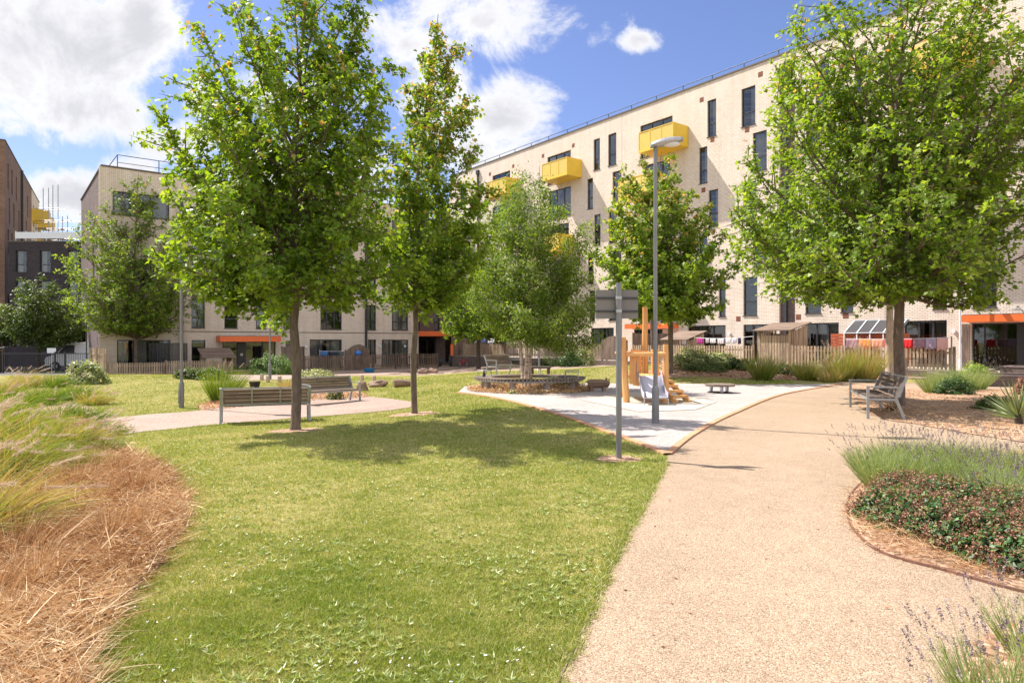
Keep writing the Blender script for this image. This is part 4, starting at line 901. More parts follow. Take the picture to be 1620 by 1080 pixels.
clothes('long washing line of bright towels in front of the red store', A, B, 1.62, [
    (.0, .14, .46, (.30, .17, .22), 'towel', 'dusky purple towel at the left of the long line'), (.145, .27, .34, (.85, .27, .04), 'towel', 'bright orange towel on the long line'), (.275, .39, .34, (.75, .3, .2), 'towel', 'salmon pink towel pegged beside the orange towel'),
    (.40, .47, .34, (.7, .03, .03), 'towel', 'red cloth left of the big maple trunk'), (.56, .66, .38, (.75, .02, .03), 'towel', 'scarlet cloth just right of the maple trunk'), (.67, .77, .38, (.33, .2, .27), 'towel', 'dark patterned cloth right of the scarlet cloth'),
    (.775, .87, .44, (.42, .33, .48), 'towel', 'lilac towel near the right end of the line'), (.875, .97, .5, (.72, .42, .40), 'towel', 'pink towel at the right end of the long line')], .05)
A, B = rw_(rs(745, 3), -3.0), rw_(rs(812, 3), -3.0)
clothes('short washing line behind the pale fence left of the birch', A, B, 1.95, [
    (.08, .2, .55, (.7, .7, .74), 'shirt', 'white shirt above the pale fence, left end'), (.25, .36, .5, (.16, .25, .55), 'shirt', 'blue shirt above the pale fence'), (.42, .60, .55, (.7, .72, .8), 'sheet', 'white sheet above the pale fence'),
    (.66, .73, .5, (.7, .03, .03), 'shirt', 'red shirt above the pale fence'), (.75, .8, .5, (.1, .4, .25), 'shirt', 'green garment above the pale fence beside the red one')])
# clothes airer in the left garden
A, B = lw_(ls(505, 3.5), -3.6), lw_(ls(566, 3.5), -3.6)
clothes('washing line of dark laundry in the garden right of the left hedge', A, B, .82, [
    (.02, .2, .35, (.05, .16, .4), 'towel', 'blue cloth hung low in the left garden'), (.28, .45, .4, (.03, .035, .06), 'towel', 'dark navy cloth hung in the left garden'), (.5, .62, .38, (.1, .12, .12), 'towel', 'charcoal cloth hung in the left garden'), (.66, .82, .4, (.45, .04, .04), 'towel', 'dark red cloth hung in the left garden')])
ub = MB().blob((0, 0, 0), (.22, .22, .2), 12, 7, .02).build('play_ball', cloth((.05, .2, .6), 'blue_plastic'), None, (*lw_(ls(567, 3.9), -3.9), .62)); tag(ub, 'blue and white ball like bundle above the dark fence', 'ball')
tp = empty('trampoline', (*lw_(ls(268, 2.6), -2.4), -.62), LR, 'dark netted trampoline frame in the garden behind the left lamp post', 'trampoline')
m = MB(); net = MB()
for i in range(8):
    a = i*math.pi/4; m.tube([(1.1*math.cos(a), 1.1*math.sin(a), 0), (1.1*math.cos(a), 1.1*math.sin(a), 2.0)], .025, 6)
m.tube([(1.1*math.cos(a), 1.1*math.sin(a), .7) for a in np.linspace(0, 6.283, 17)], .03, 6, cap=False); m.tube([(1.1*math.cos(a), 1.1*math.sin(a), 2.0) for a in np.linspace(0, 6.283, 17)], .02, 6, cap=False); m.build('frame', MT['dark_metal'], tp)
vs = []; 
for a in np.linspace(0, 6.283, 17): vs += [(1.09*math.cos(a), 1.09*math.sin(a), .7), (1.09*math.cos(a), 1.09*math.sin(a), 2.0)]
net.add(vs, [(2*i, 2*i+2, 2*i+3, 2*i+1) for i in range(16)])
def netmat():
    mm_, nt, b = newmat('black_netting'); b.inputs['Base Color'].default_value = (.02, .02, .025, 1); b.inputs['Alpha'].default_value = .45; return mm_
MT['net'] = netmat(); net.build('net', MT['net'], tp)
MB().tube([(0, 0, .66), (0, 0, .7)], 1.05, 16).build('mat', MT['rubber'], tp)

# ------------------------------------------------------------------ lamps, sign
def lamp(label, p, H_=5.0, rz=0, mat='grey_metal', head=True):
    r = empty('lamp_post', p, rz, label, 'street lamp', 'five metre grey lamp posts around the garden')
    MB().tube([(0, 0, -.05), (0, 0, .6), (0, 0, .66), (0, 0, .70)], [.068, .066, .060, .040], 16).build('base', MT[mat], r)
    MB().tube([(0, 0, .66), (0, 0, H_)], [.039, .036], 14).tube([(0, 0, H_*.47), (0, 0, H_*.47+.05)], .045, 12).build('column', MT[mat], r)
    MB().box(-.035, .035, -.0705, -.064, .12, .5).build('door', MT['grey_metal'], r)
    h = MB(); n = 9; rows = []
    for i in range(n+1):
        t = i/n; x = -.08+.57*t; w = .075+.085*math.sin(math.pi*min(1, t*1.02)**.8)*(1 if t < .97 else .6); up = .045+.055*math.sin(math.pi*(t*.85+.12)); z = H_+.03+.12*t
        rows.append([(x, w*math.cos(a), z+(up*math.sin(a) if math.sin(a) > 0 else .035*math.sin(a))) for a in np.linspace(0, 2*math.pi, 13)[:-1]])
    vs = [q for row in rows for q in row]; fs = [(i*12+k, i*12+(k+1) % 12, (i+1)*12+(k+1) % 12, (i+1)*12+k) for i in range(n) for k in range(12)]
    fs += [tuple(range(11, -1, -1)), tuple(range(n*12, n*12+12))]; hd = h.add(vs, fs, True).build('lamp_head', MT['galv'], r)
    g = MB(); g.blob((.28, 0, H_+.075), (.17, .10, .05), 14, 8, 0).build('lens', MT['white_metal'], hd); return r
lamp('grey lamp post standing on the playground surface by the climbing frame', ground(1037, 671), 5.0, R(2))
lamp('grey lamp post beside the left path, its top among the maple leaves', ground(287, 645), 5.0, R(-20))
lamp('thin distant lamp post near the hedge of the left building', ground(427, 600), 5.0, R(30))
lamp('pale lamp post at the right beside the orange entrance canopy', gp(19.8, 29.6), 5.0, R(200), 'white_metal')
lamp('thin grey lamp post seen just right of the birch stems', ground(853, 583), 5.0, R(200))
lamp('dark lamp post by the black railings at far left', gp(-28.9, 45.5), 3.4, R(90), 'dark_metal')
sp = ground(979, 725); sg = empty('sign_post', sp, R(3), 'grey double board sign seen from behind on a single pole', 'sign')
MB().tube([(0, 0, -.05), (0, 0, 2.25)], .038, 16).build('pole', MT['grey_metal'], sg)
bd = MB().box(-.285, -.012, -.062, -.055+.0, 1.80, 2.16).box(-.008, .265, -.062, -.055, 1.80, 2.16)
MT['sign_back'] = simple('sign_back_paint', (.19, .175, .165), .6, 0, .06, 3)
for ob in [o for o in ()]: pass
p_ = MB().box(-.285, .265, .062, .068, 1.795, 2.165).build('board', MT['sign_back'], sg)
for z in (1.89, 2.06): MB().box(-.28, .26, .044, .0618, z-.012, z+.012).build('rail', MT['dark_metal'], sg)
for z in (1.89, 2.06): MB().tube([(0, 0, z-.018), (0, 0, z+.018)], .041, 14).build('clamp', MT['galv'], sg)

# ------------------------------------------------------------------ benches
def bench(label, p, rz, L_=1.8, wood_='slat', arms=True, h=.84):
    r = empty('park_bench', p, rz, label, 'bench')       # local: sitter faces -y
    w = L_/2
    m = MB()
    for i in range(4): y0 = -.27+i*.125; m.box(-w+.05, w-.05, y0, y0+.105, .425, .455)
    m.build('seat', MT[wood_], r)
    m = MB()
    for i in range(4): z0 = .50+i*.088; y = .235+.03*i; m.add([(-w+.05, y, z0), (w-.05, y, z0), (w-.05, y+.024, z0+.078), (-w+.05, y+.024, z0+.078), (-w+.05, y+.025, z0-.006), (w-.05, y+.025, z0-.006), (w-.05, y+.05, z0+.072), (-w+.05, y+.05, z0+.072)], [(0, 1, 2, 3), (7, 6, 5, 4), (0, 4, 5, 1), (1, 5, 6, 2), (2, 6, 7, 3), (3, 7, 4, 0)])
    m.build('backrest', MT[wood_], r)
    m = MB(); m.bar((-w+.03, .26, .475), (w-.03, .26, .475), .035); m.bar((-w+.03, .39, .865), (w-.03, .39, .865), .035)
    for t in (-1, -.33, .33, 1): m.bar((t*(w-.03), .262, .46), (t*(w-.03), .388, .86), .035, .04)
    m.bar((-w+.03, -.28, .405), (w-.03, -.28, .405), .04); m.build('back_frame', MT['bench_metal'], r)
    for s in (-1, 1):
        x = s*w
        MB().bar((x, -.30, 0), (x, -.30, .64), .045, .05).build('leg', MT['bench_metal'], r)
        MB().bar((x, .36, 0), (x, .20, .44), .045, .05).bar((x, .20, .44), (x, .40, .88), .045, .05).build('leg', MT['bench_metal'], r)
        MB().bar((x, -.29, .41), (x, .19, .41), .04, .04).build('side_rail', MT['bench_metal'], r)
        if arms: MB().box(x-.03, x+.03, -.33, .30, .645, .675).build('armrest', MT['bench_metal'], r)
    return r
p1 = ground(350, 670); p2_ = p1+Vector((.93, .36, 0))*1.75
def bench_between(a, b, label, flip=False, zs=1, **kw):
    a, b = Vector(a), Vector(b); d = b-a; c = (a+b)/2; c.z = float(gz(c.x, c.y)); rz = math.atan2(d.y, d.x)+(math.pi if flip else 0); o = bench(label, c, rz, d.length, **kw); o.scale = (1, zs, zs); return o
bench_between(p1, p2_, 'park bench seen from behind at the near edge of the left path', True, .87)
bench_between(ground(482, 641), ground(562, 634), 'grey brown park bench facing the camera across the left path', False, .85)
bench_between(ground(777, 596), ground(815, 592), 'small looking slatted bench on the lawn behind the round bench', False)
p1 = ground(1388, 664); bench_between(ground(1360, 646)+Vector((.16, .1, 0)), p1+Vector((.14, 0, 0)), 'slatted park bench with armrests at the mulch edge on the right', False, .95, wood_='slat_dark')
# ------------------------------------------------------------------ round bench
rbC = gp(.55, 20.9); rb = empty('round_bench', rbC, 0, 'large round slatted timber bench encircling the birch', 'bench')
rs_ = MB(); n = 92
for i in range(n):
    a = 2*math.pi*i/n
    if .25 < a < .40: continue
    c, s = math.cos(a), math.sin(a); rs_.obox((1.46*c, 1.46*s, .375), (.27*c, .27*s, 0), (-.034*s, .034*c, 0), (0, 0, .03))
rs_.build('seat_slats', MT['ring_wood'], rb)
m = MB()
for rr_ in (1.24, 1.66): m.tube([(rr_*math.cos(a), rr_*math.sin(a), .322) for a in np.linspace(0, 2*math.pi, 49)], .025, 6, cap=False)
m.build('ring_frame', MT['galv'], rb)
for i in range(9): a = 2*math.pi*i/9+.15; MB().tube([(1.47*math.cos(a), 1.47*math.sin(a), 0), (1.47*math.cos(a), 1.47*math.sin(a), .296)], .095, 14).build('foot', MT['concrete'], rb)
for a0 in (math.pi*.93, -.55, .35, math.pi*.42):
    for da in (0,):
        c, s = math.cos(a0), math.sin(a0); MB().tube([(1.24*c, 1.24*s, .40), (1.24*c, 1.24*s, .58), (1.68*c, 1.68*s, .58), (1.68*c, 1.68*s, .40)], .016, 6).build('armrest', MT['galv'], rb)
tag(MB().tube([(0, 0, 0), (0, 0, .1), (0, 0, .13), (0, 0, .2)], [.045, .045, .025, .025], 10).build('bottle', MT['rubber'], None, rbC+Vector((-1.42, -.1, .406))), 'dark bottle standing on the left of the round bench', 'bottle')
# soil ring inside
def disc(name, c, r, mat, dz, n=28, jit=.05, reg=None):
    rr = random.Random(2); sheet(name, [(c.x+r*math.cos(a)*(1+rr.uniform(-jit, jit)), c.y+r*math.sin(a)*(1+rr.uniform(-jit, jit))) for a in np.linspace(0, 2*math.pi, n)[:-1]], mat, dz, 0, 0, reg)
disc('planting_bed', rbC, 1.95, MT['strawbed'], .034, reg='ringbed')
for i, (px, py, r) in enumerate(((467, 681, .45), (656, 655, .5), (979, 726, .28), (1061, 591, 1.2), (757, 584, .6), (216, 593, .6))): disc('bare_soil', ground(px, py), r, MT['mulch'], .007, 14, .25, reg='soil%d' % i)
# low dark timber table behind the ring
lt = empty('low_table', ground(855, 594), 0, 'low dark timber table on the lawn behind the round bench', 'table')
MB().box(-.42, .42, -.25, .25, .30, .38).build('table_top', MT['slat_dark'], lt, bevel=.01)
for x in (-.33, .33): MB().box(x-.05, x+.05, -.2, .2, 0, .298).build('leg', MT['slat_dark'], lt)
# ------------------------------------------------------------------ climbing frame
pf = Vector((0, 0, 0)); cf = empty('climbing_frame', (0, 0, 0), 0, 'robinia log climbing frame with steel slide and ladder ramp', 'playground frame')
A0, B0 = at(990, 638, 16.2), at(1053, 639, 16.2); C0 = at(1021, 596, 17.9); D0 = at(1036, 596, 18.0)
for o_ in (A0, B0, C0, D0): o_.z = 0
cf.location = (A0+B0)/2; O = Vector(cf.location); A, B, C, D = A0-O, B0-O, C0-O, D0-O; E = Vector((A.x+.16, 1.6, 0))
def log(p, q, r0, r1, name='post', mat='new_wood', jit=.012, seed=1):
    rr = random.Random(seed); p, q = Vector(p), Vector(q); pts = [p.lerp(q, i/6)+Vector((rr.uniform(-jit, jit), rr.uniform(-jit, jit), 0))*(i > 0) for i in range(7)]
    return MB().tube(pts, [(r0+(r1-r0)*i/6)*rr.uniform(.95, 1.05) for i in range(7)], 12).build(name, MT[mat], cf)
log(A+Vector((.02, 0, -.1)), A+Vector((-.08, 0, 1.60)), .082, .078, seed=1); log(B+Vector((0, 0, -.1)), B+Vector((.0, 0, 1.43)), .078, .066, seed=2)
log(C+Vector((0, 0, -.1)), C+Vector((-.02, 0, 2.42)), .085, .068, seed=3); log(D+Vector((0, 0, -.1)), D+Vector((-.03, .2, 2.08)), .07, .06, mat='slat_dark', seed=4); log(E, E+Vector((0, 0, 1.3)), .07, .06, seed=5)  # back post D gets dark wood to stand in for its shade
pl = MB()
for i in range(9): y = .05+i*.17; pl.box(A.x+.05, B.x-.03, y, y+.155, .62, .665)
pl.build('platform', MT['new_wood_x'], cf)
log(A+Vector((.0, -.03, 1.19)), B+Vector((0, -.03, 1.19)), .055, .05, 'beam', 'new_wood_x'); log((A.x, 1.5, 1.2), (B.x+.1, 1.6, 1.2), .045, .045, 'beam', 'new_wood_x'); log((A.x, 0, 1.2), (A.x, 1.5, 1.2), .045, .045, 'beam', 'new_wood'); log((B.x, 0, 1.2), (B.x, 1.5, 1.2), .045, .045, 'beam', 'new_wood')
rr = random.Random(9)
wv = MB()
for i, x in enumerate((.14, .22, .30)): wv.box(A.x+x-.03, A.x+x+.045, .06, .09, .42+rr.uniform(0, .1), 1.28+rr.uniform(-.05, .04))
wv.build('side_panel', MT['new_wood'], cf)
wv = MB()
for i in range(6): x = A.x+.38+i*.075; wv.box(x, x+.055, 1.45, 1.475, .66, 1.26+rr.uniform(-.03, .05))
wv.build('rear_panel', MT['new_wood'], cf)
wv = MB()
for i in range(8): y = .12+i*.17; wv.box(A.x-.01, A.x+.02, y, y+.1, .62, 1.16)
wv.build('side_panel', MT['new_wood'], cf)
wv = MB()
for i in range(3): wv.box(B.x-.14-i*.0, B.x-.09, .3+i*.3, .4+i*.3, .3, 1.3)
wv.build('side_panel', MT['new_wood'], cf)
# slide
slx0, slx1 = A.x+.31, B.x-.10; prof = [(.08, .66), (.0, .64), (-.12, .52), (-.28, .36), (-.45, .24), (-.6, .20), (-.72, .20)]
m = MB(); vs = []
for (y, z) in prof: vs += [(slx0, y, z), (slx1, y, z)]
m.add(vs, [(2*i, 2*i+1, 2*i+3, 2*i+2) for i in range(len(prof)-1)], True); sl_ = m.build('slide', MT['steel'], cf)
k_ = sl_.modifiers.new('t', 'SOLIDIFY'); k_.thickness = .01
for x in (slx0, slx1):
    m = MB(); vs = []
    for (y, z) in prof: vs += [(x-.004, y, z-.02), (x-.004, y, z+.13), (x+.004, y, z-.02), (x+.004, y, z+.13)]
    fs = []
    for i in range(len(prof)-1): a = 4*i; fs += [(a, a+1, a+5, a+4), (a+2, a+6, a+7, a+3), (a+1, a+3, a+7, a+5)]
    m.add(vs, fs, False); m.build('slide_side', MT['steel'], sl_)
m = MB()
for x in (slx0, slx1): m.bar((x, -.7, 0), (x, -.7, .2), .02)
m.bar((slx0, -.7, .19), (slx1, -.7, .19), .02); m.build('slide_leg', MT['galv'], sl_)
m = MB(); m.tube([(slx0-.03, .02, .62), (slx0-.03, .0, .95)], .012, 6).tube([(slx0-.03, .02, .95), (slx0-.03, .35, .95)], .012, 6).build('grab_rail', MT['galv'], cf)
# ramp with cleats to the right
rp0, rp1 = Vector((B.x-.08, .75, .66)), Vector((B.x+.42, .0, .02))
dv = rp1-rp0; sd = Vector((dv.y, -dv.x, 0)).normalized()*.22
for s in (-1, 1): MB().bar(rp0+sd*s, rp1+sd*s, .07, .11).build('ramp_beam', MT['new_wood'], cf)
for i in range(5): c = rp0+dv*(.15+.18*i)+Vector((0, 0, .06)); MB().bar(c-sd*1.25, c+sd*1.25, .09, .06).build('step', MT['new_wood_x'], cf)
# springy round platform
q = ground(1139, 622); so_ = empty('spring_platform', q, 0, 'round timber bouncing platform on white springs', 'play equipment')
MB().tube([(0, 0, .21), (0, 0, .27)], .42, 26).build('platform', MT['ring_wood'], so_)
for i in range(3):
    a = i*2.094+.4; cx_, cy_ = .26*math.cos(a), .26*math.sin(a)
    MB().tube([(cx_+.045*math.cos(t), cy_+.045*math.sin(t), .008+.20*t/37.7) for t in np.linspace(0, 37.7, 80)], .011, 5).build('spring', MT['white_metal'], so_)
MB().tube([(0, 0, .0), (0, 0, .04)], .36, 20).build('base_plate', MT['rubber'], so_)
# carved animal
q = ground(946, 620); an = empty('animal_sculpture', q, R(0), 'small carved timber animal with short legs and horned head', 'sculpture')
m = MB(); m.tube([(-.30, 0, .25), (-.2, 0, .255), (.0, 0, .25), (.14, 0, .25), (.20, 0, .25)], [.115, .13, .135, .13, .10], 14).build('body', MT['log'], an)
MB().tube([(.14, 0, .26), (.24, 0, .25), (.31, 0, .22), (.33, 0, .21)], [.11, .12, .10, .07], 12).build('head', MT['log'], an)
for y in (-.06, .06): MB().tube([(.24, y, .34), (.25, y*1.3, .42)], [.035, .012], 8).build('ear', MT['log'], an)
MB().tube([(.31, 0, .30), (.34, 0, .40)], [.03, .008], 8).build('horn', MT['log'], an)
for x in (-.2, .17):
    for y in (-.08, .08): MB().tube([(x, y, 0), (x, y, .17)], [.048, .05], 8).build('leg', MT['log'], an)
MB().tube([(-.30, 0, .30), (-.38, 0, .31)], [.02, .012], 6).build('tail', MT['log'], an)
# ------------------------------------------------------------------ timber bollards, boulders, logs
for i, (px, py, h, lb) in enumerate(((414, 601, .22, 'leftmost of the three short timber posts by the left hedge'), (423.5, 605, .26, 'middle of the three short timber posts by the left hedge'), (442, 605, .24, 'short timber post right of the other two by the left hedge'), (572.5, 604, .27, 'left one of the two stumpy posts behind the lawn boulders'), (591.5, 605, .26, 'right one of the two stumpy posts behind the lawn boulders'))):
    b = MB().tube([(0, 0, -.05), (0, 0, h), (0, 0, h+.02)], [.085, .083, .07], 12).build('bollard', MT['log_v'] if 'log_v' in MT else MT['timber'], None, ground(px, py)); tag(b, lb, 'bollard', 'short round timber posts')
def boulder(px, py, wpx, hpx, label, seed, lean=0):
    p = ground(px, py); s = p.y/F; w = wpx*s/2; h = hpx*s/2; rr = random.Random(seed)
    bm = bmesh.new(); bmesh.ops.create_icosphere(bm, subdivisions=3, radius=1)
    from mathutils import noise as mn
    for v_ in bm.verts:
        n_ = mn.noise(v_.co*1.3+Vector((seed*7, 0, 0)))*.32+mn.noise(v_.co*3.1+Vector((seed, 4, 0)))*.12; c = v_.co*(1+n_)
        c.z = max(c.z, -.55); v_.co = Vector((c.x*w+lean*c.z*w*.4, c.y*w*.6, (c.z+.5)*h*1.3))
    me = bpy.data.meshes.new('boulder'); bm.to_mesh(me); bm.free(); me.materials.append(MT['log'])
    o = bpy.data.objects.new('boulder', me); col.objects.link(o); o.location = p; o.rotation_euler = (0, 0, rr.uniform(-.3, .3)); return tag(o, label, 'boulder', 'brown boulders and logs on the lawn')
boulder(573, 618, 20, 15, 'round brown boulder just right of the grey brown bench', 1)
boulder(598, 612, 30, 12, 'low wedge shaped boulder right of the round one', 2, .6)
boulder(670, 591, 17, 9, 'small boulder left of the pair on the far lawn', 4)
boulder(685, 590, 17, 8, 'pale flat boulder right of the pair on the far lawn', 5)
q = ground(636, 612); lg = MB().tube([(-.3, -.1, .13), (-.15, -.04, .14), (.12, .05, .13), (.3, .1, .11)], [.15, .16, .145, .12], 14).build('log_seat', MT['log'], None, q); tag(lg, 'short fallen log lying on the lawn left of the slender maple', 'log')
q = ground(403, 613); tb = empty('planter_tub', q, 0, 'black round tub in the mulch behind the near park bench', 'planter')
MB().tube([(0, 0, 0), (0, 0, .2), (0, 0, .22)], [.15, .2, .215], 16).build('tub', MT['rubber'], tb); MB().tube([(0, 0, .221), (0, 0, .235)], .18, 14).build('soil', MT['soil'], tb)
q = ground(584, 589); tb = MB().tube([(0, 0, 0), (0, 0, .26), (0, 0, .28)], [.28, .4, .42], 18).build('basin', cloth((.02, .2, .42), 'blue_plastic'), None, q); tag(tb, 'blue plastic basin on the path before the dark fence', 'basin')
# bicycle
q = ground(733, 581); bk = empty('bicycle', q, RZ+R(8), 'red childrens bicycle leaning by the low brick wall', 'bicycle')
for x in (-.42, .42):
    w_ = MB().tube([(x+.27*math.cos(a), 0, .28+.27*math.sin(a)) for a in np.linspace(0, 6.283, 25)], .02, 6, cap=False).build('wheel', MT['rubber'], bk)
    mm_ = MB()
    for i in range(8): a = i*math.pi/8; mm_.tube([(x-.26*math.cos(a), 0, .28-.26*math.sin(a)), (x+.26*math.cos(a), 0, .28+.26*math.sin(a))], .004, 4)
    mm_.build('spokes', MT['galv'], w_)
MB().tube([(-.42, 0, .28), (-.08, 0, .3), (.3, 0, .66), (-.16, 0, .62), (-.42, 0, .28)], .022, 6).tube([(-.08, 0, .3), (-.2, 0, .72)], .02, 6).tube([(.42, 0, .28), (.28, 0, .8)], .02, 6).build('frame', cloth((.55, .02, .03), 'red_paint'), bk)
MB().tube([(.28, -.22, .84), (.28, 0, .8), (.28, .22, .84)], .014, 6).build('handlebar', MT['galv'], bk); MB().blob((-.2, 0, .75), (.12, .06, .035), 10, 6, 0).build('saddle', MT['rubber'], bk)
# motor scooter at passage
q = ground(706, 580); sc_ = empty('scooter', q, RZ+R(60), 'dark motor scooter parked beside the orange post', 'motor scooter')
for x in (-.55, .55): MB().tube([(x, -.05, .22), (x, .05, .22)], .22, 18).build('wheel', MT['rubber'], sc_)
MB().add([(-.75, -.15, .4), (-.2, -.17, .32), (.25, -.12, .25), (.5, -.1, .5), (.42, -.1, .95), (.32, -.1, .9), (.2, -.12, .4), (-.1, -.17, .42), (-.2, -.17, .7), (-.8, -.12, .72),
          (-.75, .15, .4), (-.2, .17, .32), (.25, .12, .25), (.5, .1, .5), (.42, .1, .95), (.32, .1, .9), (.2, .12, .4), (-.1, .17, .42), (-.2, .17, .7), (-.8, .12, .72)],
         [tuple(range(9, -1, -1)), tuple(range(10, 20))]+[(i, (i+1) % 10, 10+(i+1) % 10, 10+i) for i in range(10)]).build('body', MT['dark_metal'], sc_)
MB().box(-.8, -.15, -.13, .13, .722, .80).build('seat', MT['rubber'], sc_, bevel=.03); MB().tube([(.38, -.3, 1.0), (.4, 0, .97), (.38, .3, 1.0)], .018, 6).build('handlebar', MT['galv'], sc_)
# van behind railings
q = gp(-33.5, 50.5); q.z = -.65; q.x = -32.2; vn = empty('van', q, R(2), 'white van parked beyond the black railings at far left', 'van')
prof = [(-2.3, .35), (-2.38, .75), (-2.25, 1.0), (-1.55, 1.2), (-.85, 1.95), (-.6, 2.08), (2.3, 2.1), (2.42, 1.9), (2.42, .35)]
n = len(prof); vs = [(x, -.95 if z < 1.3 else -.85, z) for x, z in prof]+[(x, .95 if z < 1.3 else .85, z) for x, z in prof]
MB().add(vs, [tuple(range(n)), tuple(range(2*n-1, n-1, -1))]+[((i+1) % n, i, n+i, n+(i+1) % n) for i in range(n)]).build('body', simple('van_paint', (.75, .75, .77), .3, 0, .03), vn, bevel=.03)
MB().add([(-1.42, -.955, 1.28), (-.2, -.955, 1.28), (-.2, -.875, 1.88), (-.86, -.875, 1.88)], [(0, 1, 2, 3)]).build('side_window', MT['dark_metal'], vn)
MB().add([(-1.53, -.8, 1.24), (-1.53, .8, 1.24), (-.88, .72, 1.94), (-.88, -.72, 1.94)], [(0, 3, 2, 1)]).build('windscreen', MT['dark_metal'], vn).location = (-.015, 0, .012)
for x in (-1.55, 1.5):
    for y in (-.96, .96): w_ = MB().tube([(x, y-.1, .33), (x, y+.1, .33)], .33, 20).build('wheel', MT['rubber'], vn); MB().tube([(x, y-.105, .33), (x, y+.105, .33)], .19, 16).build('rim', MT['galv'], w_)
MB().box(-2.40, -2.3, -.8, -.5, .72, .9).build('headlight', MT['glass'], vn); MB().box(-2.40, -2.3, .5, .8, .72, .9).build('headlight', MT['glass'], vn)
# black railings + brick pier + board
rl_ = empty('railings', gp(-34.8, 45.8), R(-3), 'black metal railings across the far left yard', 'railings')
m = MB(); 
for i in range(60): m.box(i*.125-.009, i*.125+.009, -.009, .009, .1, 1.3)
m.build('bars', MT['dark_metal'], rl_); MB().box(-.1, 7.5, -.03, .03, 1.3, 1.36).build('top_rail', MT['dark_metal'], rl_); MB().box(-.1, 7.5, -.02, .02, .06, .1).build('bottom_rail', MT['dark_metal'], rl_)
for x in (0, 3.7, 4.4, 7.45): MB().box(x-.04, x+.04, -.04, .04, 0, 1.45).build('post', MT['dark_metal'], rl_)
tag(MB().box(-.25, .25, -.2, .2, 0, 1.75).box(-.3, .3, -.25, .25, 1.753, 1.82).build('brick_pier', MT['wall_brick'], None, gp(-35.6, 46.0)), 'brown brick gate pier at the left end of the black railings', 'pier')
tag(MB().box(-.3, .3, -.02, 0, 1.35, 1.7).tube([(0, .03, 0), (0, .03, 1.7)], .03, 6).build('notice_board', MT['white_metal'], None, gp(-31.4, 45.7)), 'small white blank board on the black railings', 'sign')
b = empty('bin_store', gp(-37.6, 46.5), 0, 'low dark lean-to store behind the plumed grasses at far left', 'shed')
MB().box(-1.4, 1.2, 0, 1.5, 0, 1.45).build('body', MT['timber_dark'], b); MB().add([(-1.6, -.2, 1.5), (1.4, -.2, 1.46), (1.4, 1.6, 1.7), (-1.6, 1.6, 1.75), (-1.6, -.2, 1.56), (1.4, -.2, 1.52), (1.4, 1.6, 1.76), (-1.6, 1.6, 1.81)], [(0, 3, 2, 1), (4, 5, 6, 7), (0, 1, 5, 4), (1, 2, 6, 5), (2, 3, 7, 6), (3, 0, 4, 7)]).build('roof', MT['grey_metal'], b)
# raised planters by the right entrance and by the centre path
def planter(label, c, rz, w, d, h):
    r = empty('raised_planter', c, rz, label, 'planter'); m = MB(); t = .2
    m.box(-w/2, w/2, -d/2, -d/2+t, -.1, h).box(-w/2, w/2, d/2-t, d/2, -.1, h).box(-w/2, -w/2+t, -d/2+t+.001, d/2-t-.001, -.1, h-.002).box(w/2-t, w/2, -d/2+t+.001, d/2-t-.001, -.1, h-.002).build('brick_sides', MT['wall_brick'], r)
    m = MB(); m.box(-w/2-.02, w/2+.02, -d/2-.02, -d/2+t+.01, h+.002, h+.05).box(-w/2-.02, w/2+.02, d/2-t-.01, d/2+.02, h+.002, h+.05).box(-w/2-.02, -w/2+t+.01, -d/2+t+.012, d/2-t-.012, h+.002, h+.048).box(w/2-t-.01, w/2+.02, -d/2+t+.012, d/2-t-.012, h+.002, h+.048).build('coping', MT['concrete_dark'], r)
    MB().box(-w/2+t, w/2-t, -d/2+t, d/2-t, 0, h-.06).build('soil', MT['soil'], r); return r
MT['concrete_dark'] = simple('engineering_brick_coping', (.17, .13, .125), .8, 0, .2, 12)
planter('raised brick planter in front of the right entrance', Vector((16.6, 23.0, 0)), R(-20), 3.6, 2.2, .34)
planter('second raised brick planter nearer the entrance doors', Vector((21.4, 26.6, 0)), R(-52), 3.0, 1.4, .45)
planter('low dark brick planter left of the sign behind the far path', ground(925, 577)+Vector((.6, 1.5, 0)), RZ, 3.4, 1.0, .4)
ppv = [(15, 28.3), (22, 24.5), (30, 18), (34, 24), (24, 31), (17, 31.5)]; sheet('pavement', [(15.2, 27), (18.5, 23.8), (24, 20.5), (34, 12), (40, 20), (27, 31), (20.8, 31.5), (17, 28.6)], MT['path_far'], .008, smooth=0, reg='pave')

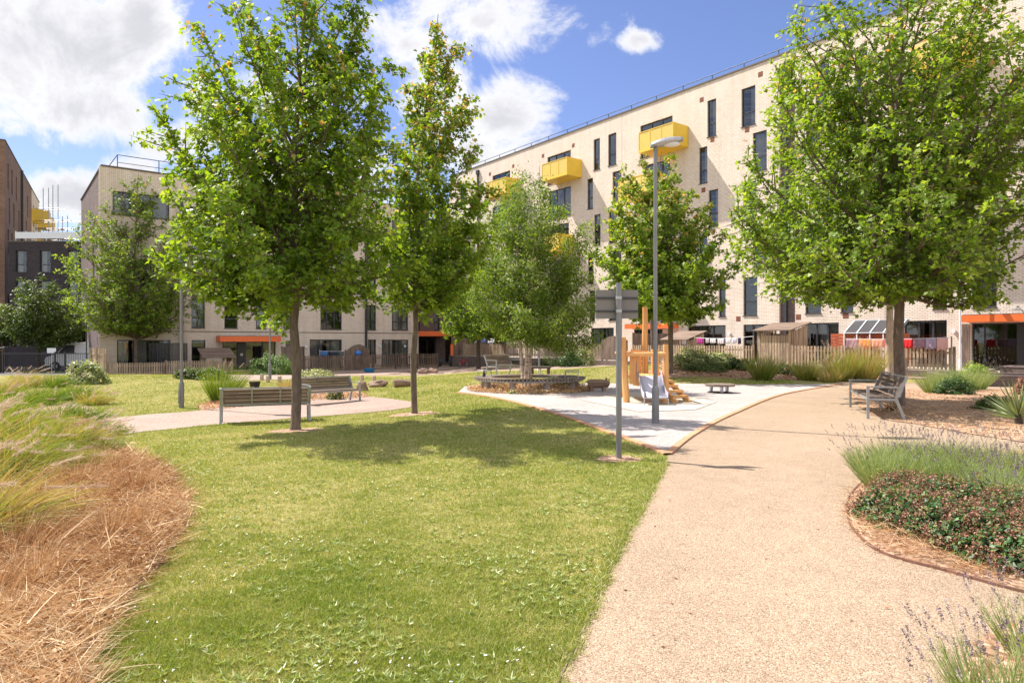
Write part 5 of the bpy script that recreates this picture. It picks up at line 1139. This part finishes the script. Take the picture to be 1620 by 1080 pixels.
# ------------------------------------------------------------------ plants
def blade_plant(name, label, cat, base, n, L_, w, spread, seed, mat='reed', rlo=0, rhi=1, bend=.5, wind=(.2, 0), plumes=0, r0=.12, seg=4, group=None, plume_L=.16):
    rng = np.random.default_rng(seed); T = empty(name, base, 0, label, cat, group)
    a = rng.random(n)*2*np.pi; rad = np.sqrt(rng.random(n)); tilt = rad*spread
    P = np.stack([r0*rad*np.cos(a), r0*rad*np.sin(a), np.zeros(n)-.01], 1); D = np.stack([np.cos(a)*np.sin(tilt), np.sin(a)*np.sin(tilt), np.cos(tilt)], 1)
    ln = L_*rng.uniform(.55, 1.1, n); V, sz, lp_, k = blades(P, D, ln, w, rng, seg, bend, wind)
    r = np.clip(rng.normal((rlo+rhi)/2, (rhi-rlo)/3.5, n), 0, 1); soup('foliage', V, sz, lp_, MT[mat], T, np.repeat(r, k))
    if plumes:
        m_ = plumes; a = rng.random(m_)*2*np.pi; tilt = np.sqrt(rng.random(m_))*spread*.8
        D = np.stack([np.cos(a)*np.sin(tilt), np.sin(a)*np.sin(tilt), np.cos(tilt)], 1); P = np.zeros((m_, 3))
        V, sz, lp_, k = blades(P, D, L_*1.12, .006, rng, 6, bend*.9, wind); Vr = V.reshape(m_, k, 3); rr = rng.uniform(.4, 1, m_)
        soup('stalks', V, sz, lp_, MT[mat], T, np.repeat(np.full(m_, .7), k))
        tipd = Vr[:, -1]-Vr[:, -3]; tipd /= np.linalg.norm(tipd, axis=1, keepdims=True); nn = 90
        t = rng.random((m_, nn)); pos = Vr[:, -3][:, None]+tipd[:, None]*(t[..., None]*plume_L*1.5); pos = pos.reshape(-1, 3)
        dd = np.repeat(tipd, nn, 0)+rng.normal(size=(m_*nn, 3))*.45; dd /= np.linalg.norm(dd, axis=1, keepdims=True)
        V, sz, lp_, k = blades(pos, dd, plume_L*.34, .0035, rng, 2, .4)
        soup('plume', V, sz, lp_, MT['plume'], T, np.repeat(np.repeat(rr, nn), k))
    return T
# big grasses in the left bed
gr = random.Random(21); k = 0
spots = [(140, 668, .55, 0), (160, 690, .4, 1), (150, 640, .55, 2), (110, 745, .4, 1), (20, 655, .95, 0), (70, 640, .9, 0), (118, 632, .8, 0), (-35, 650, 1.0, 0), (45, 690, .75, 1), (100, 668, .7, 0), (-10, 705, .95, 1), (75, 720, .65, 1), (125, 715, .55, 2), (25, 760, .75, 1), (-60, 760, 1.0, 2), (-30, 850, .8, 2), (5, 625, .9, 2), (45, 612, .85, 2), (-60, 680, 1.05, 1), (90, 612, .7, 0)]
pos_words = ['at the back of the left bed', 'beside the lawn end of the left bed', 'against the left frame edge', 'in the middle of the left bed', 'overhanging the dried straw', 'near the small path corner']
col_words = {0: 'bright green', 1: 'half green half straw coloured', 2: 'tawny plumed'}
ORD = ['first', 'second', 'third', 'fourth', 'fifth', 'sixth', 'seventh', 'eighth', 'ninth', 'tenth', 'eleventh', 'twelfth', 'thirteenth', 'fourteenth', 'fifteenth', 'sixteenth', 'seventeenth', 'eighteenth', 'nineteenth', 'twentieth']
spots.sort(key=lambda s: (s[1] > 660, s[0])); nb = sum(s[1] <= 660 for s in spots)
for i, (px, py, h, kind) in enumerate(spots):
    p = ground(px, py); lo, hi = ((-.1, .45), (.0, .8), (.3, .95))[kind]
    T = blade_plant('ornamental_grass', '%s arching grass clump, %s from the left in the %s row of the left bed' % (col_words[kind], ORD[i] if i < nb else ORD[i-nb], 'back' if i < nb else 'front'), 'ornamental grass', p, 800 if p.y < 13 else 520, h*.95, .0115 if p.y > 8 else .008, 1.05, 100+i, 'reed', lo, hi, .85, (.5, -.05), 14 if kind == 2 else 4, .22, 5, group='arching grasses filling the left bed')
# other ornamental grasses
for (px, py, h, n_, lo, hi, lb, sd, spr) in ((352, 634, 1.05, 900, .0, .5, 'green fountain grass clump behind the near park bench', 31, .55), (1207, 601, 1.0, 900, .0, .75, 'spiky grey green grass clump before the slatted shed', 32, .6), (1277, 601, .85, 700, .1, .8, 'smaller dry green grass clump between two bigger ones', 33, .7),
                                            (1335, 603, 1.25, 1000, .1, .85, 'large tawny green grass clump below the orange towel', 34, .6), (1368, 604, 1.25, 1000, .25, 1.0, 'large straw coloured grass clump left of the big maple', 35, .6), (1312, 604, .7, 400, .4, .8, 'low pale grass tuft at the left foot of the big tawny clump', 38, .8),
                                            (455, 612, .35, 250, .6, 1, 'dry grass tuft right of the short timber posts', 36, .9), (812, 610, .45, 250, .6, 1, 'dry tuft behind the birch stems', 37, .9)):
    p = ground(px, py); blade_plant('ornamental_grass', lb, 'ornamental grass', p, n_, h*1.1, .011 if p.y > 20 else .009, spr, sd, 'reed', lo, hi, .45, (.22 if px < 400 else .05, 0), 12 if px > 1200 else 4, .3, 4, plume_L=.25 if px > 1200 else .12)
MT['hedge'] = leafmat('hedge_leaves', [(0, (.05, .11, .015)), (.6, (.11, .21, .03)), (1, (.2, .3, .06))], .3, .5)
def leaf_shrub(name, label, cat, base, rx, ry, h, n, ls_, mat, seed, tmpl=OVAL, up=.8, fl=None, nfl=0, group=None, lump=.25, z0=0.0):
    rng = np.random.default_rng(seed); T = empty(name, base, 0, label, cat, group)
    d = rng.normal(size=(n, 3)); d /= np.linalg.norm(d, axis=1, keepdims=True); d[:, 2] = abs(d[:, 2]); az = np.arctan2(d[:, 1], d[:, 0])
    lum = 1+lump*np.sin(az*3+seed)*np.cos(d[:, 2]*5+seed)+lump*.6*np.sin(az*7+seed*2+d[:, 2]*9); r = rng.uniform(.55, 1.0, n)**.5*lum
    P = np.stack([d[:, 0]*rx*r, d[:, 1]*ry*r, z0+d[:, 2]*(h-z0)*r], 1); Nn = d+rng.normal(size=(n, 3))*.6+np.array([0, 0, up*.6])
    V, sz, lp_, k = leaves(P, Nn, ls_, tmpl, rng, .2); soup('foliage', V, sz, lp_, MT[mat], T, np.repeat(rng.random(n), k))
    m = MB(); rr = random.Random(seed)
    for i in range(14): a = rr.random()*6.28; q = rr.uniform(.4, .85); m.tube([(0, 0, -.02), (rx*q*.4*math.cos(a), ry*q*.4*math.sin(a), h*.4), (rx*q*math.cos(a), ry*q*math.sin(a), h*rr.uniform(.5, .85))], [.012, .009, .004], 5)
    m.build('stems', MT['bark_dark'], T)
    if fl:
        idx = rng.choice(n, nfl); d2 = d[idx]; P2 = np.stack([d2[:, 0]*rx, d2[:, 1]*ry, z0+d2[:, 2]*(h-z0)], 1)*(lum[idx]*1.02)[:, None]; per = 14
        P3 = np.repeat(P2, per, 0)+rng.normal(size=(nfl*per, 3))*.016; V, sz, lp_, k = leaves(P3, rng.normal(size=(nfl*per, 3)), .019, OVAL, rng); soup('flowers', V, sz, lp_, MT[fl], T, np.repeat(rng.random(nfl*per), k))
    return T
for (px, py, wpx, hpx, n_, ls_, mat, lb) in (
    (1095, 578, 62, 26, 3500, .10, 'silver', 'bright leafy shrub behind the round maple trunk'), (1138, 580, 56, 22, 3000, .10, 'silver', 'bright leafy shrub right of the round maple trunk'), (1168, 584, 50, 16, 2500, .09, 'leaf_dark', 'low dark ground hugging shrub beside the spiky grass clump'),
    (1115, 584, 80, 12, 2600, .08, 'leaf_dark', 'dark low shrub under the bright hedge'), (1245, 592, 50, 16, 1800, .08, 'leaf_dark', 'dark low shrub between the spiky clumps'), (905, 580, 40, 26, 3000, .11, 'ivy', 'dark green rounded shrub left of the sign beyond the lawn'), (925, 579, 34, 26, 2600, .11, 'silver', 'pale yellow green shrub beside the dark rounded shrub'),
    (870, 580, 44, 16, 2200, .1, 'leaf_dark', 'low dark shrub right of the birch stems'), (786, 577, 22, 22, 1600, .1, 'lime', 'lime green climbing shrub on the brick wall'), (806, 580, 18, 12, 900, .1, 'ivy', 'small green shrub behind the distant bench'),
    (432, 593, 72, 32, 6000, .10, 'hedge', 'dark clipped hedge beside the left entrance'), (330, 600, 60, 18, 2200, .1, 'leaf_dark', 'dark sprawling shrub before the shaded fence'), (138, 606, 60, 32, 3500, .1, 'silver', 'white flowering shrub beside the left building corner'), (300, 599, 44, 16, 1800, .1, 'leaf_dark', 'dark low shrub behind the left lamp post'),
    (1510, 624, 60, 28, 4200, .05, 'ivy', 'dark rounded shrub below the tall lavender right of the bench'), (1573, 648, 60, 22, 3200, .05, 'leaf_dark', 'dark spreading shrub left of the yucca'), (1563, 594, 40, 20, 1600, .09, 'lime', 'bright lime leaved plant in the brick planter'), (1618, 625, 30, 26, 1500, .05, 'deadfl', 'purple pink flowering shrub at the right frame edge'),
    (500, 596, 60, 12, 1200, .09, 'silver', 'pale sprawling plant at the foot of the dark fence'), (530, 632, 30, 20, 900, .05, 'leaf_dark', 'small dark shrub beneath the grey brown bench'), (1410, 652, 30, 14, 500, .035, 'straw', 'twiggy dry shrub under the right bench'),
    (888, 613, 56, 16, 1500, .05, 'leaf_birch', 'low scrubby plant inside the right of the round bench'), (812, 624, 16, 6, 300, .06, 'silver', 'white green plant under the front of the round bench')):
    p = ground(px, py) if 'planter' not in lb else Vector((15.6, 22.6, .28)); s = p.y/F
    leaf_shrub('shrub', lb, 'shrub', p, wpx*s/2, wpx*s/2*.7, hpx*s, n_, ls_, mat, int(px)+int(py))
#: each bush a plant
def lavender(label, p, n, L_, spread, seed, group, nfl=90, r0=.16):
    rng = np.random.default_rng(seed); T = empty('lavender', p, 0, label, 'lavender', group); n_ = n
    a = rng.random(n_)*2*np.pi; rad = np.sqrt(rng.random(n_)); tilt = rad*spread; P = np.stack([r0*rad*np.cos(a), r0*rad*np.sin(a), np.zeros(n_)], 1)
    D = np.stack([np.cos(a)*np.sin(tilt), np.sin(a)*np.sin(tilt), np.cos(tilt)], 1)
    V, sz, lp_, k = blades(P, D, L_*rng.uniform(.45, .85, n_), .0055, rng, 3, .15, (.05, 0)); soup('foliage', V, sz, lp_, MT['lav'], T, np.repeat(rng.random(n_)*.8, k))
    # side leaves
    m_ = n_*2; i = rng.integers(0, n_, m_); t = rng.random(m_)*L_*.6; P2 = P[i]+D[i]*t[:, None]; D2 = D[i]+rng.normal(size=(m_, 3))*.5; D2 /= np.linalg.norm(D2, axis=1, keepdims=True)
    V, sz, lp_, k = blades(P2, D2, .05, .005, rng, 1+1, .1); soup('leaves', V, sz, lp_, MT['lav'], T, np.repeat(rng.random(m_), k))
    i = rng.integers(0, n_, nfl); P3 = P[i]; D3 = D[i]+rng.normal(size=(nfl, 3))*.08; D3 /= np.linalg.norm(D3, axis=1, keepdims=True); ln = L_*rng.uniform(.85, 1.15, nfl)
    V, sz, lp_, k = blades(P3, D3, ln, .0035, rng, 3, .08, (.04, 0)); Vr = V.reshape(nfl, k, 3); soup('stalks', V, sz, lp_, MT['lav'], T, np.repeat(np.full(nfl, .8), k))
    tip = Vr[:, -1]; td = tip-Vr[:, -3]; td /= np.linalg.norm(td, axis=1, keepdims=True); nn = 26; t = rng.random((nfl, nn, 1))*.055-.03
    pos = (tip[:, None]+td[:, None]*t+rng.normal(size=(nfl, nn, 3))*.0025).reshape(-1, 3); nr = rng.normal(size=(nfl*nn, 3))
    V, sz, lp_, k = leaves(pos, nr, .010, OVAL, rng, -1); soup('flowers', V, sz, lp_, MT['lavfl'], T, np.repeat(np.repeat(rng.random(nfl), nn), k)); return T
b2rows = [(1385, 755), (1420, 745), (1460, 745), (1500, 748), (1540, 752), (1580, 758), (1620, 765), (1665, 775), (1400, 775), (1445, 772), (1490, 778), (1535, 788), (1580, 798), (1625, 808), (1670, 820), (1560, 815), (1605, 830), (1650, 845), (1700, 860)]
for i, (px, py) in enumerate(b2rows): lavender('green lavender bush with faded spikes, %s from left, %s row of the drift' % ((ORD[i], 'back') if i < 8 else ((ORD[i-8], 'middle') if i < 15 else (ORD[i-15], 'front'))), ground(px, py), 640, .54, .72, 300+i, 'lavender drift in the right bed', 40, .15)
for i, (px, py) in enumerate([(1570, 1120), (1650, 1150), (1640, 1040), (1720, 1060), (1590, 1200), (1760, 1180), (1700, 1010)]): lavender('sparse grey lavender bush at the bottom right corner, %s from left' % ORD[sorted(range(7), key=lambda k: (1570, 1650, 1640, 1720, 1590, 1760, 1700)[k]).index(i)], ground(px, py), 170, .38, .6, 340+i, 'lavender at the bottom right corner', 34, .12)
for i, (px, py) in enumerate([(1478, 622), (1500, 618), (1525, 618), (1545, 616)]): lavender('tall pale lavender bush behind the right bench, %s from the left' % ORD[i], ground(px, py), 700, 1.05, .75, 360+i, 'tall lavender behind the right bench', 60, .22)
for i, (px, py) in enumerate([(160, 712), (180, 716), (140, 705)]): lavender('small silvery lavender tuft by the corner of the left path, the %s one' % ('middle', 'right', 'left')[i], ground(px, py), 220, .36, .6, 370+i, 'lavender tufts by the left path', 16, .1)
# dark shrubs with dried flower heads (right bed)
for i, (px, py, rx, h) in enumerate([(1405, 822, .30, .26), (1450, 838, .34, .30), (1500, 852, .36, .32), (1552, 870, .36, .32), (1605, 890, .36, .32), (1660, 905, .4, .34), (1480, 812, .34, .32), (1540, 826, .36, .34), (1600, 842, .36, .34), (1425, 795, .30, .28), (1660, 860, .4, .36)]):
    leaf_shrub('flowering_shrub', 'glossy dark shrub topped with brown dried flowers, %s from the left in the right bed' % ORD[sorted(range(11), key=lambda k: (1405, 1450, 1500, 1552, 1605, 1661, 1480, 1540, 1600, 1425, 1660)[k]).index(i)], 'shrub', ground(px, py), rx, rx*.8, h, 1700, .042, 'ivy', 400+i, OVAL, .9, 'deadfl', 210, 'dark shrubs with dried flowers in the right bed', .12)
# yucca
p = ground(1612, 672); yc = empty('yucca', p, 0, 'spiky yucca with stiff pale edged leaves at the right edge', 'yucca'); rng = np.random.default_rng(55); n = 110
a = rng.random(n)*6.283; tl = rng.uniform(.1, 1.45, n); D = np.stack([np.cos(a)*np.sin(tl), np.sin(a)*np.sin(tl), np.cos(tl)], 1)
V, sz, lp_, k = blades(np.zeros((n, 3))+[0, 0, .12], D, rng.uniform(.5, .78, n), .034, rng, 4, .12); soup('foliage', V, sz, lp_, MT['yucca'], yc, np.repeat(rng.random(n), k)); MB().tube([(0, 0, 0), (0, 0, .2)], .07, 10).build('trunk', MT['bark_dark'], yc)

# ------------------------------------------------------------------ ground cover (stuff)
rng = np.random.default_rng(77)
def scatter(n, y0, y1, xl, xr, pw=1.0):
    """points with density falling with distance, within the camera wedge plus a margin"""
    Y = y0*(y1/y0)**rng.random(n) if pw == 1 else y0+(y1-y0)*rng.random(n); u_ = xl+(xr-xl)*rng.random(n); return u_*Y, Y
def notin(X, Y, names):
    k = np.ones(X.shape, bool); w = np.abs(rng.normal(size=X.shape))*.035; a = rng.random(X.shape)*6.28; X = X+w*np.cos(a); Y = Y+w*np.sin(a)
    for nme in names: k &= ~inside(nme, X, Y)
    return k
hard = ['path', 'play', 'path_l', 'path_f', 'mulch_b2', 'bed_l', 'bed_r', 'bed_f', 'bed2', 'bed3', 'ringbed', 'pave']+['soil%d' % i for i in range(6)]
def vnoise(X, Y, s, seed):
    r = np.random.default_rng(seed); o = np.zeros_like(X)
    for f in (1, 2.1, 4.3):
        for _ in range(3): a = r.random()*6.28; ph = r.random()*6.28; o += np.sin((X*np.cos(a)+Y*np.sin(a))*f/s+ph+np.sin(Y*f/s*.7+ph))/f
    return o/4
X, Y = scatter(820000, 2.6, 33, -.75, .42); k = notin(X, Y, hard) & (Y < 33); X, Y = X[k], Y[k]
X = X+rng.normal(size=len(X))*.012; Z = gz(X, Y); n = len(X); ang = rng.random(n)*6.283; tl = rng.uniform(.3, 1.35, n)
patch = vnoise(X, Y, .9, 5)+.7*vnoise(X, Y, .2, 6)+.7*vnoise(X, Y, .065, 7); hgt = (.026+.012*patch)*rng.uniform(.6, 1.3, n)*(1+.02*Y)
D = np.stack([np.cos(ang)*np.sin(tl), np.sin(ang)*np.sin(tl), np.cos(tl)], 1)
V, sz, lp_, kk = blades(np.stack([X, Y, Z], 1), D, np.clip(hgt, .014, .08), .0021+.00055*Y, rng, 2, .5)
col_ = np.clip(.52-.17*patch-.14*vnoise(X, Y, 3.1, 9)-.10*vnoise(X, Y, .05, 19)+rng.normal(size=n)*.22, 0, 1)
tag(soup('grass', V, sz, lp_, MT['grass'], None, np.repeat(col_, kk)), kind='stuff', label='short sunlit lawn grass covering the open ground', cat='grass')
ed_ = np.array([(p.x, p.y) for p in spline(lawn_edge, 30, False)]); i = rng.integers(0, len(ed_)-1, 16000); t = rng.random((16000, 1)); E = ed_[i]*(1-t)+ed_[i+1]*t
cl_ = .5+.5*vnoise(E[:, 0], E[:, 1], .12, 71); E = E[rng.random(len(E)) < cl_]; E = E[E[:, 1] > 2.4]; n = len(E); X = E[:, 0]-.015+rng.normal(size=n)*.028; Y = E[:, 1]
ang = rng.random(n)*6.283; tl = rng.uniform(.4, 1.4, n); D = np.stack([np.cos(ang)*np.sin(tl), np.sin(ang)*np.sin(tl), np.cos(tl)], 1)
V, sz, lp_, kk = blades(np.stack([X, Y, gz(X, Y)+.008], 1), D, rng.uniform(.025, .075, n), .0022+.0005*Y, rng, 3, .6)
tag(soup('edge_grass', V, sz, lp_, MT['grass'], None, np.repeat(np.clip(.5+.3*rng.normal(size=n), 0, 1), kk)), kind='stuff', label='ragged tufts of grass spilling over the gravel path edge', cat='grass')
# broad leaved weeds in the lawn
X, Y = scatter(15000, 2.6, 15, -.72, .40); k = notin(X, Y, hard) & (vnoise(X, Y, .5, 31)+.35*rng.normal(size=len(X)) > .2); X, Y = X[k], Y[k]; n = len(X); per = 7
a = (np.arange(per)[None]*2.4+rng.random((n, 1))*6.28).ravel(); Xr = np.repeat(X, per); Yr = np.repeat(Y, per); tl = rng.uniform(.85, 1.4, n*per)
D = np.stack([np.cos(a)*np.sin(tl), np.sin(a)*np.sin(tl), np.cos(tl)], 1); P = np.stack([Xr, Yr, gz(Xr, Yr)+.012], 1)
V, sz, lp_, kk = blades(P, D, rng.uniform(.02, .05, n*per), .010, rng, 2, .25); tag(soup('lawn_weeds', V, sz, lp_, MT['weed'], None, np.repeat(rng.random(n*per), kk)), kind='stuff', label='broad leaved pale weeds scattered through the lawn', cat='weeds')
# daisies and clover heads
X, Y = scatter(900, 2.7, 24, -.72, .38); k = notin(X, Y, hard) & (vnoise(X, Y, 1.3, 41) > -.15); X, Y = X[k], Y[k]; n = len(X)
P = np.stack([X, Y, gz(X, Y)+.045], 1); V, sz, lp_, kk = leaves(np.repeat(P, 5, 0), np.tile([[0, 0, 1.0]], (n*5, 1))+rng.normal(size=(n*5, 3))*.3, .009, OVAL, rng, 0); tag(soup('daisies', V, sz, lp_, MT['daisy'], None, None), kind='stuff', label='tiny white daisies dotted over the lawn', cat='daisies')
# dry straw over the left bed
def straw(name, label, poly, n, y0, y1, xl, xr, L_=(.06, .3), w=.0035, lift=.05, flat=1.25, lo=0, hi=1, mat='straw', keep=None):
    X, Y = scatter(n, y0, y1, xl, xr); k = inside(poly, X+rng.normal(size=len(X))*.05, Y+rng.normal(size=len(X))*.05)
    if keep is not None: k &= keep(X, Y)
    X, Y = X[k], Y[k]; n = len(X); a = rng.random(n)*6.28; tl = np.clip(rng.normal(flat, .28, n), .2, 1.6)
    D = np.stack([np.cos(a)*np.sin(tl), np.sin(a)*np.sin(tl), np.cos(tl)], 1); h = rng.random(n)**2*lift*(1+vnoise(X, Y, .35, 12)*1.1); P = np.stack([X, Y, gz(X, Y)+.012+np.abs(h)], 1)
    V, sz, lp_, kk = blades(P, D, rng.uniform(L_[0], L_[1], n)*rng.random(n)**.6, w*(.6+Y*.1), rng, 3, .35); c = np.clip(lo+(hi-lo)*(.5+.3*vnoise(X, Y, .5, 14)+.3*rng.normal(size=n)), 0, 1)
    tag(soup(name, V, sz, lp_, MT[mat], None, np.repeat(c, kk)), kind='stuff', label=label, cat='dry straw')
straw('dry_straw', 'tangled reddish dry straw covering the left planting bed', 'bed_l', 75000, 2.4, 14, -.82, -.44, (.06, .34), .0042, .10)
straw('dry_stalks', 'long pale dead stalks lying across the left bed', 'bed_l', 1500, 2.4, 11, -.82, -.44, (.1, .38), .008, .12, 1.35, .7, 1)
straw('dry_straw', 'short chips and dry stems over the mulch on the right', 'bed_r', 26000, 10, 21, .45, .95, (.03, .12), .006, .02, 1.45, .3, 1)
straw('dry_straw', 'thin dry stems along the edge of the lavender bed', 'bed2', 16000, 4.2, 8.5, .45, .8, (.06, .3), .003, .04, 1.4, .1, .9)
straw('dry_straw', 'fallen dry stems under the corner lavender', 'bed3', 5000, 1.8, 4, .5, 1.1, (.05, .2), .003, .03, 1.4, .1, .9)
straw('dry_straw', 'dry litter inside the round bench', 'ringbed', 30000, 18.5, 23.5, -.1, .14, (.04, .2), .007, .12, 1.2, .3, 1)
straw('dry_straw', 'dry litter behind the second bench', 'mulch_b2', 16000, 16, 27, -.48, -.18, (.04, .2), .008, .06, 1.3, .1, .9)
straw('dry_straw', 'dry litter beneath the far grasses and shrubs', 'bed_f', 16000, 22, 36, .2, .62, (.05, .2), .010, .04, 1.4, 0, .8)
X, Y = scatter(30000, 2.3, 13, -.82, -.44); k = inside('bed_l', X, Y); X, Y = X[k], Y[k]; n = len(X)
V, sz, lp_, kk = leaves(np.stack([X, Y, gz(X, Y)+.015+.08*rng.random(n)**2], 1), rng.normal(size=(n, 3))*.6+[0, 0, .8], .032, OVAL, rng, 0); tag(soup('leaf_litter', V, sz, lp_, MT['straw'], None, np.repeat(np.clip(.5+.35*rng.normal(size=n), 0, 1), kk)), kind='stuff', label='small curled dead leaves and bark flakes in the left bed', cat='leaf litter')
# clumps of dead grass in the left bed
dr = random.Random(8)
for i, (px, py) in enumerate([(60, 800), (120, 775), (165, 790), (215, 775), (100, 850), (175, 850), (30, 880), (230, 830), (60, 930), (-20, 960), (140, 745), (190, 750), (20, 1010)]):
    blade_plant('dead_grass_clump', 'low tousled rust coloured dead grass tuft, %s from the left in the dry left bed' % ORD[sorted(range(13), key=lambda k: (60, 120, 165, 215, 100, 175, 30, 230, 61, -20, 140, 190, 20)[k]).index(i)], 'dead grass', ground(px, py), 600, dr.uniform(.26, .44), .0042, 1.2, 500+i, 'straw', .1, .8, .8, (.1, 0), 0, .16, 4, 'dead grass tufts in the left bed')
# a few fallen leaves on the gravel
X, Y = scatter(90, 3, 16, -.1, .65); k = inside('path', X, Y); X, Y = X[k], Y[k]; n = len(X); P = np.stack([X, Y, gz(X, Y)+.018], 1)
V, sz, lp_, kk = leaves(P, np.tile([[0, 0, 1.0]], (n, 1))+rng.normal(size=(n, 3))*.2, .03, OVAL, rng, 0); tag(soup('fallen_leaves', V, sz, lp_, MT['deadfl'], None, np.repeat(rng.random(n), kk)), kind='stuff', label='small fallen leaves scattered on the gravel path', cat='leaves')
bpy.context.view_layer.update()
